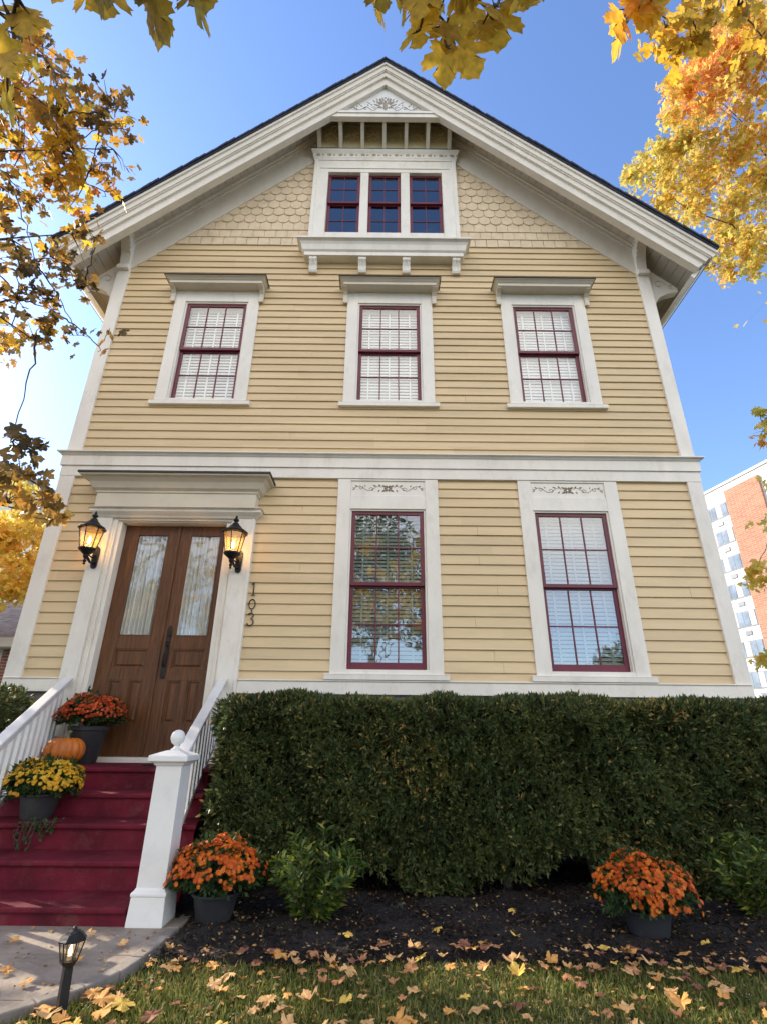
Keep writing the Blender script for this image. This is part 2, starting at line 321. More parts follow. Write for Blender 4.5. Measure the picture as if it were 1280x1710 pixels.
# rectangular openings in the front wall
OPEN = []   # (x0,x1,z0,z1)
WU = [(-2.935, 6.14, 8.15), (.07, 6.14, 8.15), (2.735, 6.14, 8.15)]
WL = [(.062, 2.0, 4.24), (2.715, 2.0, 4.24)]
for c_, a, b in WU: OPEN.append((c_-.66, c_+.66, a-.05, b+.1))
for c_, a, b in WL: OPEN.append((c_-.66, c_+.66, a-.05, b+.35))
OPEN.append((-3.95, -1.95, 0, 4.3)); OPEN.append((-1.38, 1.30, 9.5, 12.05))
wall = MB(); PITCH = .1445
rnd = random.Random(3)
def rows(z0, z1, p): 
    k = round((z1-z0)/p); return [(z0+(z1-z0)*i/k, z0+(z1-z0)*(i+1)/k) for i in range(k)]
for (za, zb) in rows(1.83, 4.74, PITCH)+rows(5.12, 9.57, PITCH):
    zm = (za+zb)/2
    x0, x1 = XL+.02, XR-.02
    if zb > 9.0:
        h = (13.55-zb)/SL; x0 = max(x0, XC-h); x1 = min(x1, XC+h)
    cuts = sorted([(a, b) for a, b, c_, d in OPEN if c_ < zm < d]); segs = []; cur = x0
    for a, b in cuts:
        if a > cur: segs.append((cur, a))
        cur = max(cur, b)
    if cur < x1: segs.append((cur, x1))
    for a, b in segs:
        js = [a]+sorted([rnd.uniform(a+.4, b-.4) for _ in range(1) if b-a > 1.3 and rnd.random() < .22])+[b]
        for u, v in zip(js, js[1:]):
            t = rnd.uniform(-.002, .002); g_ = .0012 if len(js) > 2 else 0
            wall.prism([(-.031+t, za-.004), (-.006+t, zb+.01), (.03, zb+.01), (.03, za-.004)], 'x', u+g_, v-g_)
wall.build('front_clapboards', m_clap, house)
# gable shingles
sh = MB(); zz = 9.56; k = 0; SH = .196; SWd = .212
while zz < 13.0:
    h = (13.5-zz)/SL; off = (k % 2)*SWd/2; x = XC-math.ceil(h/SWd)*SWd+off
    sq = k < 3 or zz > 11.65
    while x < XC+h:
        a, b = x+.004+rnd.uniform(-.002, .002), x+SWd-.004
        if a > XC-h-.1 and b < XC+h+.1 and not (zz > 9.4 and zz < 12.0 and a > -1.36 and b < 1.28) :
            c_ = (a+b)/2; r_ = (b-a)/2; dz = rnd.uniform(-.004, .004)
            if sq: pts = [(a, zz+dz), (b, zz+dz), (b, zz+SH*1.9), (a, zz+SH*1.9)]
            else: pts = [(c_+r_*math.cos(q), zz+dz+.085+.085*math.sin(q)) for q in [math.pi+i*math.pi/8 for i in range(9)]]+[(b, zz+SH*1.9), (a, zz+SH*1.9)]
            zt = zz+SH*1.9; n_ = len(pts); ph = rnd.uniform(-.0015, .0015)
            yf = lambda z: -.034+ph+.028*(z-zz)/(SH*1.9)
            sh.add([(p[0], yf(p[1]), p[1]) for p in pts]+[(p[0], .02, p[1]) for p in pts], [tuple(range(n_))[::-1], tuple(range(n_, 2*n_))]+[(i, (i+1) % n_, n_+(i+1) % n_, n_+i) for i in range(n_)])
        x += SWd
    zz += SH; k += 1
sh.build('gable_shingles', m_shin, house)
MB().box(XL+.02, XR-.02, -.055, .02, 9.545, 9.575)
# side and back walls, floor slabs (closed shell)
DEP = 9.0
for nm, xx, sg in (('side_wall', XL, -1), ('side_wall', XR, 1)):
    mb = MB()
    for za, zb in rows(1.83, 9.2, PITCH):
        mb.prism([(xx+sg*.026, za-.004), (xx+sg*.004, zb+.01), (xx-sg*.03, zb+.01), (xx-sg*.03, za-.004)], 'y', .03, DEP)
    mb.build(nm, m_clap, house)
mb = MB(); mb.prism([(XL, 0), (XR, 0), (XR, 9.3), (XC, 13.75), (XL, 9.3)], 'y', DEP-.1, DEP); mb.build('back_wall', m_clap, house)
mb = MB(); mb.box(XL, -4.12, 0, .25, -.3, 1.70).box(-1.80, XR, 0, .25, -.3, 1.70).box(XL, XL+.25, .25, DEP, -.3, 1.83).box(XR-.25, XR, .25, DEP, -.3, 1.83).box(-4.12, -1.80, .1, .25, -.3, .86)
mb.build('foundation', m_found, house)
mb = MB(); mb.box(XL+.1, XR-.1, .3, DEP-.12, .7, .85).box(XL+.1, XR-.1, .35, DEP-.12, 5.0, 5.1).box(XL+.1, XR-.1, .35, DEP-.12, 9.3, 9.4).box(XL+.3, XR-.3, 3.2, 3.3, .85, 9.3)
mb.build('interior', m_inside, house)
# trim
mb = MB(); mb.box(XL-.01, -4.09, -.055, .02, 1.69, 1.845).box(-1.83, XR+.01, -.055, .02, 1.69, 1.845).box(XL, -4.09, -.072, .0, 1.845, 1.86).box(-1.83, XR, -.072, 0, 1.845, 1.86)
mb.build('baseboard', m_trim, house, bevel=.004)
for x0, x1 in ((XL-.015, XL+.205), (XR-.195, XR+.015)):
    for za, zb in ((1.692, 4.729), (5.155, 9.0)):
        mb = MB(); mb.box(x0, x1, -.058, .06, za, zb); mb.build('corner_board', m_trim, house, bevel=.005)
    mb = MB(); sx = -1 if x0 < 0 else 1; xo = x0 if sx < 0 else x1; mb.box(xo, xo+sx*.02, .06, .3, 1.7, 9.0); mb.build('corner_board', m_trim, house, bevel=.005)
bc = MB(); bc.cornice(XL-.02, XR+.02, -.062, [(0, 4.73), (0, 4.895), (.006, 4.9)], DEP)
bc.cornice(XL-.02, XR+.02, -.062, [(.022, 4.897), (.022, 5.055), (.035, 5.065), (.05, 5.09), (.085, 5.10), (.085, 5.118), (.0, 5.15)], DEP)
bc.build('belt_course', m_trim, house)
def rake_prism(mb, zt, zb, y0, y1, xa, xb, side, ca=0, cb_=0):
    """board following the roof slope between centre-line heights zt and zb; vertical inner cut, outer end cut square to the slope when cb_"""
    s = side
    def z(c_, x): return c_-SL*abs(x)
    th = zt-zb; sh_ = th*SL/(1+SL*SL)
    pts = [(XC+s*xa, z(zt, xa)), (XC+s*(xb), z(zt, xb)), (XC+s*(xb-(sh_ if cb_ else 0)), z(zb, xb-(sh_ if cb_ else 0))), (XC+s*xa, z(zb, xa))]
    mb.prism(pts, 'y', y0, y1)
EX = 5.60
for s in (-1, 1):
    # roof slab and the ragged front shingle edge
    mb = MB(); rake_prism(mb, 14.13, 14.05, -.72, DEP+.5, 0, EX+.02, s, cb_=1); L = EX/math.cos(math.atan(SL))
    for i in range(46):
        a, b = EX*i/46, EX*(i+1)/46+.01; dy = rnd.uniform(0, .014); dz = rnd.uniform(.0, .014)
        mb.prism([(XC+s*a, 14.13-SL*a+dz+.022), (XC+s*b, 14.13-SL*b+dz+.004), (XC+s*b, 14.10-SL*b), (XC+s*a, 14.10-SL*a)], 'y', -.735-dy, DEP+.5)
    mb.build('roof', m_roof, house)
    mb = MB(); rake_prism(mb, 14.05, 13.98, -.70, -.5, 0, EX, s, cb_=1); rake_prism(mb, 13.98, 13.85, -.672, -.5, 0, EX-.03, s, cb_=1)
    rake_prism(mb, 13.85, 13.82, -.655, -.5, 0, EX-.11, s, cb_=1)
    rake_prism(mb, 13.82, 13.68, -.632, -.5, 0, EX-.14, s, cb_=1); rake_prism(mb, 13.68, 13.655, -.648, -.5, 0, EX-.21, s, cb_=1)
    rake_prism(mb, 13.655, 13.52, -.605, -.5, 0, EX-.23, s, cb_=1); rake_prism(mb, 13.52, 13.41, -.625, -.5, 0, EX-.30, s, cb_=1)
    mb.build('rake_board', m_rake, house)
    # soffit boards between rake and wall: boards run up to the wall, gaps between
    mb = MB(); gr = MB(); nb = 43; W_ = 5.49
    for i in range(nb):
        a, b = W_*i/nb+.004, W_*(i+1)/nb-.004
        yb = -.0 if b < 4.70 else DEP+.2
        if b < .9: continue
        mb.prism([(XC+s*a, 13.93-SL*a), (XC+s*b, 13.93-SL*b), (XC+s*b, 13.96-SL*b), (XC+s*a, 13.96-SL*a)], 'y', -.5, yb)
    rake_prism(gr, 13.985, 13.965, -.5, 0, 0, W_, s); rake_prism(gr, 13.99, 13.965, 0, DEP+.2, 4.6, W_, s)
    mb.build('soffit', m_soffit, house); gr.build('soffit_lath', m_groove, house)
    # eave cornice running back along the side
    mb = MB(); x = XC+s*5.58; z_ = 14.05-SL*5.58
    for (o1, z1_, o2, z2_) in ((0, 0, -.10, -.12), (-.07, -.09, -.22, -.26), (-.19, -.20, -.36, -.42)):
        mb.prism([(x+s*o1, z_+z1_), (x+s*o2, z_+z2_), (x+s*(o2-.05), z_+z2_+.05), (x+s*(o1-.05), z_+z1_+.05)], 'y', -.5, DEP+.45)
    mb.build('eave_cornice', m_trim, house)
    # frieze board lying on the wall below the soffit
    mb = MB(); rake_prism(mb, 13.93, 13.22, -.05, .02, 1.36, 4.74, s); rake_prism(mb, 13.93, 13.80, -.085, -.05, 1.3, 4.74, s); rake_prism(mb, 13.93, 13.87, -.12, -.085, 1.3, 4.74, s)
    mb.build('frieze_board', m_rake, house)
    # scroll brackets
    def bracket(mb, prof_axis, c0, c1, flip=1, zb=8.87, H_=.86, D_=.5, origin=0):
        pr = [(0, 0), (-.11, 0), (-.11, .09), (-.085, .11), (-.10, .22), (-.13, .36), (-.20, .50), (-.30, .60), (-.40, .65), (-.43, .68), (-.47, .69), (-.47, .80), (0, H_)]
        mb.prism([(origin+flip*p[0], zb+p[1]) for p in pr], prof_axis, c0, c1)
    xb = XC+s*4.655
    mb = MB(); bracket(mb, 'x', xb-.09, xb+.09)
    mb.prism([(-.13, 8.85), (-.13, 8.93), (-.055, 8.93), (-.055, 8.85)], 'x', xb-.10, xb+.10)
    mb.prism([(-.50, 9.58), (-.50, 9.68), (-.1, 9.75), (-.1, 9.66)], 'x', xb-.10, xb+.10)
    for q in range(6): mb.box(xb+s*(-.096), xb+s*(-.088), -.16-.05*q*.8-.02, -.16-.05*q*.8+.01, 9.22+q*.07, 9.25+q*.07)
    sb_ = mb.build('scroll_bracket', m_trim, house, bevel=.006)
    mb = MB(); xi = xb-s*.093
    mb.tube([(xi, -.05-.055*(1-.14*q)*math.cos(q)-.10, 9.50+.055*(1-.14*q)*math.sin(q)) for q in np.linspace(0, 5.6, 20)], .008, 5)
    mb.build('scroll_carving', m_trimc, sb_)
    wx = XL if s < 0 else XR
    mb = MB(); pr = [(0, 8.15), (.05, 8.15), (.08, 8.3), (.16, 8.42), (.3, 8.5), (.46, 8.55), (.52, 8.56), (.52, 8.66), (.0, 9.16)]
    mb.prism([(wx+s*p[0], p[1]) for p in pr], 'y', .02, .15)
    sbk = mb.build('side_bracket', m_trim, house, bevel=.006)
    mb = MB()
    for r0_, cx_, cz_ in ((.11, .20, 8.72), (.06, .40, 8.66)): mb.tube([(wx+s*(cx_+r0_*(1-.14*q)*math.cos(q)), .016, cz_+r0_*(1-.14*q)*math.sin(q)) for q in np.linspace(0, 5.6, 22)], .012, 5)
    mb.build('scroll_carving', m_trimc, sbk)
# collar beam, tympanum and the row of carved panels under it
mb = MB()
def trap(mb, zb, zt, y0, y1, c_=13.47):
    a = (c_-zb)/SL; b = (c_-zt)/SL; mb.prism([(XC-a, zb), (XC+a, zb), (XC+b, zt), (XC-b, zt)], 'y', y0, y1)
trap(mb, 12.40, 12.50, -.60, -.5); trap(mb, 12.50, 12.56, -.62, -.5); trap(mb, 12.56, 12.60, -.585, -.5)
mb.build('collar_board', m_trim, house, bevel=.004)
mb = MB(); a = (13.56-12.58)/SL; mb.prism([(XC-a, 12.58), (XC+a, 12.58), (XC, 13.56)], 'y', -.55, -.5); tym = mb.build('gable_peak_panel', m_white, house)
mb = MB(); zc0 = 12.66
for s in (-1, 1):
    def P_(u, v): return (XC+s*u, -.553, zc0+v)
    mb.tube([P_(.03+.62*t, .08+.07*math.sin(t*14)*(1-t*.4)) for t in np.linspace(0, 1, 26)], .005, 4)
    for u, v, r_ in ((.22, .10, .05), (.40, .07, .045), (.58, .05, .04), (.12, .25, .05)):
        mb.tube([P_(u+r_*(1-.12*q)*math.cos(q), v+r_*(1-.12*q)*math.sin(q)) for q in np.linspace(0, 5.5, 14)], .0045, 4)
    for u, v, A, L_ in ((.05, .22, 1.25, .20), (.08, .2, .95, .17), (.1, .16, .5, .15), (.25, .18, .9, .08), (.33, .16, 1.2, .07), (.45, .14, .8, .07), (.55, .12, 1.3, .06), (.05, .1, .2, .12), (.66, .08, .9, .06), (.14, .34, 1.0, .08), (.2, .28, 1.1, .1), (.03, .33, 1.3, .13), (.3, .24, .7, .09), (.5, .2, 1.0, .05), (.4, .1, -.5, .08), (.6, .02, -.3, .07)):
        mb.petal(XC+s*u, zc0+v, -.552, L_, L_*.32, A if s > 0 else math.pi-A, .004)
mb.petal(XC, zc0+.02, -.552, .34, .09, math.pi/2, .004)
for u, v in ((0, .42), (-.1, .38), (.1, .38), (0, .3)): mb.lathe([(.018, 0), (.018, .002)], (XC+u, -.553, zc0+v), 8)
mb.build('peak_ornament', m_cut, tym)
m_pan = surf('carved_panel_paint', (.80, .66, .38), .6, .06, 5, bump=.1)
pan = MB(); pan.box(-1.40, 1.28, -.13, .02, 12.0, 12.97); pw = pan.build('carved_frieze', m_pan, house)
orn = MB()
xsd = [-1.37+.4358*i for i in range(7)]
for i in range(6):
    cx = (xsd[i]+xsd[i+1])/2; cz = 12.58
    for q in range(8):
        a_ = q*math.pi/4+math.pi/8; orn.petal(cx+.03*math.cos(a_), cz+.03*math.sin(a_), -.132, .13, .055, a_, .022)
    for q in range(4):
        a_ = q*math.pi/2+math.pi/4; orn.petal(cx+.13*math.cos(a_), cz+.13*math.sin(a_)*1.2, -.132, .07, .07, a_+1.2, .02)
    orn.box(cx-.19, cx+.19, -.145, -.13, 12.86, 12.9)
orn.build('carving', m_pan, pw)
for x in xsd:
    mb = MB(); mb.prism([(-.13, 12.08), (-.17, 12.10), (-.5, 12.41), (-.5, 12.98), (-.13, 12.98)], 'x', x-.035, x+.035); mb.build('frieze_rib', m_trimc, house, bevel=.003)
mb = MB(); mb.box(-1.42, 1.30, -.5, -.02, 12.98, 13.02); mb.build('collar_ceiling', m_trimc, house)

def ornament(mb, cx, cz, y, sc_=1.0):
    for s in (-1, 1):
        P_ = lambda u, v: (cx+s*u*sc_, y, cz+v*sc_)
        mb.tube([P_(.08+.40*t, .035*math.sin(t*9.5+.5)) for t in np.linspace(0, 1, 22)], .0035, 4)
        for u, v, r_, q0 in ((.22, -.015, .035, 0), (.37, .012, .032, 2.5), (.47, -.01, .025, 1)):
            mb.tube([P_(u+r_*(1-.13*q)*math.cos(q+q0), v+r_*(1-.13*q)*math.sin(q+q0)) for q in np.linspace(0, 5, 12)], .0032, 4)
        for u, v, A, L_ in ((.03, .02, .5, .06), (.03, -.02, -.5, .06), (.10, .03, .9, .045), (.11, -.02, -.9, .04), (.16, .035, .3, .045), (.3, .03, .8, .03), (.42, .03, .5, .035)):
            mb.petal(cx+s*u*sc_, cz+v*sc_, y+.001, L_*sc_, L_*.5*sc_, A if s > 0 else math.pi-A, .003)
    for q in range(6): mb.petal(cx+.012*math.cos(q*1.047), cz+.012*math.sin(q*1.047), y+.001, .045*sc_, .03*sc_, q*1.047, .003)
def sash(name, parent, x0, x1, z0, z1, y, cols, rws, fr=.055, bot=.06, top=.05, mun=.018, glass=None, th=.04):
    mb = MB(); mb.box(x0, x0+fr, y, y+th, z0, z1).box(x1-fr, x1, y, y+th, z0, z1).box(x0+fr, x1-fr, y+.001, y+th, z0, z0+bot).box(x0+fr, x1-fr, y+.001, y+th, z1-top, z1)
    for i in range(1, cols):
        x = x0+fr+(x1-x0-2*fr)*i/cols; mb.box(x-mun/2, x+mun/2, y+.006, y+th-.004, z0+bot, z1-top)
    for j in range(1, rws):
        z = z0+bot+(z1-top-z0-bot)*j/rws; mb.box(x0+fr, x1-fr, y+.008, y+th-.006, z-mun/2, z+mun/2)
    o = mb.build(name, m_red, parent, bevel=.003)
    p = MB(); p.box(x0+fr-.005, x1-fr+.005, y+.018, y+.022, z0+bot-.005, z1-top+.005); p.build('pane', glass or m_glass, parent)
    return o
def blinds(parent, x0, x1, z0, z1, y, tilt=.35, pitch_=.048, seed=0, mat=None):
    r_ = random.Random(seed); mb = MB(); z = z0
    while z < z1:
        t = tilt+r_.uniform(-.05, .05); dy = .022*math.cos(t); dz = .022*math.sin(t)
        mb.add([(x0, y-dy, z-dz), (x1, y-dy, z-dz), (x1, y+dy, z+dz), (x0, y+dy, z+dz), (x0, y-dy, z-dz+.003), (x1, y-dy, z-dz+.003), (x1, y+dy, z+dz+.003), (x0, y+dy, z+dz+.003)],
               [(0, 3, 2, 1), (4, 5, 6, 7), (0, 1, 5, 4), (1, 2, 6, 5), (2, 3, 7, 6), (3, 0, 4, 7)]); z += pitch_
    for u in (.14, .5, .86): x = x0+(x1-x0)*u; mb.box(x-.012, x+.012, y-.024, y-.022, z0-.02, z1)
    mb.box(x0, x1, y-.03, y+.03, z1, z1+.05)
    return mb.build('blind', mat, parent)
def double_hung(cx, z0, z1, kind, seed):
    x0, x1 = cx-.54, cx+.54; cw = .195
    c_ = MB(); zt = 4.728 if kind == 'low' else z1+.28
    c_.box(x0-cw, x0-.005, -.05, .06, z0-.1, zt).box(x1+.005, x1+cw, -.05, .06, z0-.1, zt)
    c_.box(x0-.005, x1+.005, -.047, .06, z1+.005, (z1+.22) if kind == 'low' else zt)
    c_.box(x0-.005, x1+.005, -.047, .06, z0-.1, z0-.004)
    for a, b in ((x0-.005, x0+.02), (x1-.02, x1+.005)): c_.box(a, b, -.025, .12, z0, z1+.005)      # stops
    c_.box(x0+.02, x1-.02, -.025, .12, z1-.02, z1+.005)
    if kind == 'low':
        c_.box(x0-.005, x1+.005, -.030, .06, z1+.22, zt-.03).box(x0-.005, x1+.005, -.047, .06, zt-.03, zt)
    win = c_.build('window', m_trim, house, bevel=.004)
    zm = (z0+z1)/2+.005
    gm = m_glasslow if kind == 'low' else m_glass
    sash('upper_sash', win, x0+.02, x1-.02, zm-.01, z1-.02, .0, 3, 2, bot=.05, glass=gm)
    sash('lower_sash', win, x0+.02, x1-.02, z0, zm+.015, .045, 3, 2, bot=.095 if kind == 'low' else .05, glass=gm)
    s_ = MB(); s_.cornice(cx-.80, cx+.80, -.085, [(0, z0-.135), (0, z0-.075), (.004, z0-.070), (0, z0-.062), (-.03, z0-.055)], .05); s_.build('sill', m_trim, win, bevel=.004)
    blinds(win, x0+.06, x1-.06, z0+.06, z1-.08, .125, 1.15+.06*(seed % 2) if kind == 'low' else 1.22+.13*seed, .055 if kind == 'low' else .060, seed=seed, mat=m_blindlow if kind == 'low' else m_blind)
    if kind == 'low':
        o = MB(); ornament(o, cx, (z1+.22+zt-.03)/2, -.032, 1.08); o.build('carved_ornament', m_brown, win)
    else:
        h = MB(); zt_ = z1+.345
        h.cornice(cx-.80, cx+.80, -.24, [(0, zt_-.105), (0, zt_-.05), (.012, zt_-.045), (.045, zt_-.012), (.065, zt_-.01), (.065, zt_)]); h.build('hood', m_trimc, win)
        r_ = MB(); r_.cornice(cx-.875, cx+.875, -.315, [(0, zt_), (.006, zt_+.002), (.006, zt_+.014), (-.05, zt_+.03)]); r_.build('hood_flashing', m_hoodroof, win)
        for s in (-1, 1):
            b_ = MB(); x = cx+s*.77; pr = [(-.05, -.36), (-.085, -.37), (-.09, -.30), (-.075, -.27), (-.085, -.2), (-.13, -.15), (-.21, -.125), (-.22, -.1), (-.05, -.1)]
            b_.prism([(p[0], zt_+p[1]) for p in pr], 'x', x-.038, x+.038); b_.build('hood_bracket', m_trimc, win, bevel=.003)
    return win
for i, (c_, a, b) in enumerate(WU): double_hung(c_, a, b, 'up', i)
for i, (c_, a, b) in enumerate(WL): double_hung(c_, a, b, 'low', i+5)
# attic triple window
c_ = MB(); c_.box(-1.45, -1.16, -.09, .06, 9.4, 11.9).box(1.08, 1.37, -.09, .06, 9.4, 11.9).box(-1.16, 1.08, -.087, .06, 11.52, 11.9).box(-.52, -.36, -.08, .06, 9.4, 11.52).box(.27, .44, -.08, .06, 9.4, 11.52).box(-1.16, 1.08, -.07, .06, 9.4, 9.86)
c_.box(-1.32, 1.24, -.10, -.09, 11.62, 11.66).box(-1.45, -1.38, -.105, -.09, 9.5, 11.9).box(1.30, 1.37, -.105, -.09, 9.5, 11.9)
att = c_.build('attic_window', m_trim, house, bevel=.004)
for x0, x1 in ((-1.155, -.525), (-.355, .265), (.445, 1.075)):
    sash('upper_sash', att, x0, x1, 10.72, 11.515, -.02, 2, 2, fr=.055, mun=.016, glass=m_glassd, top=.045, bot=.045); sash('lower_sash', att, x0, x1, 9.82, 10.75, .025, 2, 2, fr=.055, mun=.016, glass=m_glassd, top=.045)
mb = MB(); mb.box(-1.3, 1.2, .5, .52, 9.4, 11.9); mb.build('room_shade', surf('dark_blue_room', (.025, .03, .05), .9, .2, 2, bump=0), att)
mb = MB(); mb.cornice(-1.46, 1.38, -.10, [(0, 11.86), (0.01, 11.90), (.02, 11.92), (.03, 12.02), (.055, 12.06), (.075, 12.10)]); co = mb.build('attic_cornice', m_trim, att)
mb = MB(); mb.cornice(-1.535, 1.455, -.175, [(0, 12.10), (.005, 12.105), (.005, 12.12), (-.03, 12.13)]); mb.build('cornice_flashing', m_hoodroof, att)
for i in range(13):
    mb = MB(); x = -1.38+i*.2235; mb.tube([(x+.035*math.cos(q), -.133, 11.975+.022*math.sin(q)) for q in np.linspace(0, 6.28, 10)], .005, 4); mb.petal(x+.07, 11.975, -.130, .05, .03, 0, .004); mb.build('cornice_rosette', m_cut, att)
mb = MB(); mb.cornice(-1.47, 1.38, -.20, [(0, 9.12), (0, 9.20), (.012, 9.21), (.03, 9.23), (.055, 9.33), (.08, 9.38), (.11, 9.40), (.13, 9.405), (.13, 9.44), (0, 9.47)]); shelf = mb.build('window_shelf', m_trim, att)
for x in (-1.31, -.427, .36, 1.256):
    mb = MB(); pr = [(-.0, 8.86), (-.08, 8.84), (-.10, 8.88), (-.115, 8.96), (-.145, 9.03), (-.175, 9.06), (-.175, 9.118), (0, 9.118)]; mb.prism(pr, 'x', x-.07, x+.07)
    for dx in (-.03, .03): mb.prism([(-.09, 8.87), (-.125, 8.96), (-.185, 9.06), (-.185, 9.10), (-.1, 9.10)], 'x', x+dx-.012, x+dx+.012)
    mb.build('shelf_bracket', m_trim, att, bevel=.003)
# ------------------------------------------------------------------ entrance
mb = MB()
mb.box(-4.09, -3.87, -.085, .05, .60, 4.07).box(-2.10, -1.83, -.085, .05, .60, 4.07)
mb.box(-3.87, -3.80, -.055, .25, .86, 4.07).box(-3.80, -3.745, -.02, .25, .86, 4.02).box(-2.17, -2.10, -.055, .25, .86, 4.07).box(-2.245, -2.17, -.02, .25, .86, 4.02)
mb.box(-3.80, -2.17, -.055, .25, 4.02, 4.08).box(-3.745, -2.245, -.02, .25, 4.005, 4.02)
mb.box(-4.11, -3.87, -.10, .05, .6, .95).box(-2.10, -1.81, -.10, .05, .6, .95)
mb.box(-3.845, -3.83, -.066, -.05, .9, 4.05).box(-2.14, -2.125, -.066, -.05, .9, 4.05).box(-1.87, -1.83, -.095, -.08, .96, 4.05)
sur = mb.build('door_surround', m_trim, house, bevel=.005)
mb = MB(); mb.cornice(-4.10, -1.82, -.09, [(0, 4.05), (.01, 4.06), (.02, 4.075), (.06, 4.11), (.075, 4.125), (.075, 4.16), (.10, 4.17)]); mb.build('entablature', m_trim, sur)
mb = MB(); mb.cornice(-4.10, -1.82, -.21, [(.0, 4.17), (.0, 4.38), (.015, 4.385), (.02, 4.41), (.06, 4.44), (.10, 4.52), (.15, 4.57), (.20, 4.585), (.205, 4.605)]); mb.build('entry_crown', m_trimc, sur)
mb = MB(); mb.cornice(-4.31, -1.61, -.42, [(0, 4.605), (.012, 4.607), (.012, 4.635), (-.3, 4.70)]); mb.build('entry_roof', m_hoodroof, sur)
mb = MB(); mb.box(-3.9, -2.08, -.07, .2, .87, .945).box(-4.1, -1.85, -.02, .1, .6, .87); mb.build('threshold', m_trim, sur, bevel=.006)
def door_leaf(x0, x1, gx0, gx1, hside):
    y = .12; d = MB(); th = .045
    d.box(x0, gx0, y, y+th, .95, 4.0).box(gx1, x1, y, y+th, .95, 4.0)
    zr = [(.95, 1.32), (1.85, 1.99), (2.25, 2.42), (3.87, 4.0)]
    for a, b in zr: d.box(gx0, gx1, y+.0005, y+th, a, b)
    xm = (gx0+gx1)/2; d.box(xm-.045, xm+.045, y+.0006, y+th, 1.32, 1.85)
    for a, b, c_, e in ((gx0, gx1, 1.99, 2.25), (gx0, xm-.045, 1.32, 1.85), (xm+.045, gx1, 1.32, 1.85)):
        d.box(a, b, y+.022, y+th, c_, e)
        m_ = .018                                            # moulding round the recess
        d.box(a, a+m_, y+.006, y+.022, c_, e).box(b-m_, b, y+.006, y+.022, c_, e).box(a+m_, b-m_, y+.006, y+.022, c_, c_+m_).box(a+m_, b-m_, y+.006, y+.022, e-m_, e)
        i1, i2 = .035, .06                                   # raised field
        d.add([(a+i1, y+.022, c_+i1), (b-i1, y+.022, c_+i1), (b-i1, y+.022, e-i1), (a+i1, y+.022, e-i1), (a+i2, y+.008, c_+i2), (b-i2, y+.008, c_+i2), (b-i2, y+.008, e-i2), (a+i2, y+.008, e-i2)],
              [(0, 1, 5, 4), (1, 2, 6, 5), (2, 3, 7, 6), (3, 0, 4, 7), (4, 5, 6, 7)])
    m_ = .014
    d.box(gx0, gx0+m_, y-.004, y+.03, 2.42, 3.87).box(gx1-m_, gx1, y-.004, y+.03, 2.42, 3.87).box(gx0+m_, gx1-m_, y-.004, y+.03, 2.42, 2.42+m_).box(gx0+m_, gx1-m_, y-.004, y+.03, 3.87-m_, 3.87)
    o = d.build('door', m_wood, house, bevel=.0025)
    p = MB(); p.box(gx0+m_, gx1-m_, y+.018, y+.022, 2.42+m_, 3.87-m_); p.build('pane', m_glassdoor, o)
    # gathered curtain
    c_ = MB(); N = 120; vs = []
    r_ = random.Random(int(x0*10)); ph = [r_.uniform(0, 6) for _ in range(4)]
    for j in range(14):
        for i in range(N+1):
            u = i/N; v = j/13
            off = .024*math.sin(u*50+ph[0]+.6*math.sin(v*3+u*9))+.009*math.sin(u*83+ph[1]+v)+.005*math.sin(u*29+ph[2]-v*2)
            vs.append((gx0+.005+(gx1-gx0-.01)*u, y+.052+off, 2.42+1.45*v))
    c_.add(vs, [(j*(N+1)+i, j*(N+1)+i+1, (j+1)*(N+1)+i+1, (j+1)*(N+1)+i) for j in range(13) for i in range(N)])
    cu = c_.build('curtain', m_curtain, o, smooth=True)
    bk = MB(); bk.box(gx0-.02, gx1+.02, y+.09, y+.1, 2.38, 3.9); bk.build('curtain_lining', m_curtain, o)
    return o
dl = door_leaf(-3.742, -2.962, -3.555, -3.105, 1)
dr = door_leaf(-2.956, -2.248, -2.785, -2.345, -1)
mb = MB(); mb.box(-2.975, -2.935, .098, .121, .95, 4.0); mb.build('meeting_stile', m_wood, dr, bevel=.006)
mb = MB(); hx = -2.862
mb.prism([(hx-.032, 1.90), (hx-.02, 1.87), (hx+.02, 1.87), (hx+.032, 1.90), (hx+.028, 2.2), (hx+.032, 2.50), (hx+.02, 2.545), (hx, 2.56), (hx-.02, 2.545), (hx-.032, 2.50), (hx-.028, 2.2)], 'y', .108, .121)
mb.tube([(hx, .10, 2.30), (hx, .06, 2.27), (hx, .045, 2.20), (hx, .045, 2.12), (hx, .055, 2.05), (hx, .10, 2.02)], [.012, .012, .014, .015, .012, .011], 8)
mb.lathe([(.022, 0), (.022, .01)], (hx, .105, 2.42), 10); mb.tube([(hx-.02, .09, 2.34), (hx+.02, .09, 2.34)], .009, 6); mb.tube([(hx, .12, 2.43), (hx, .085, 2.43)], .02, 12)
mb.build('door_handle', m_bronze, dr, bevel=.002)
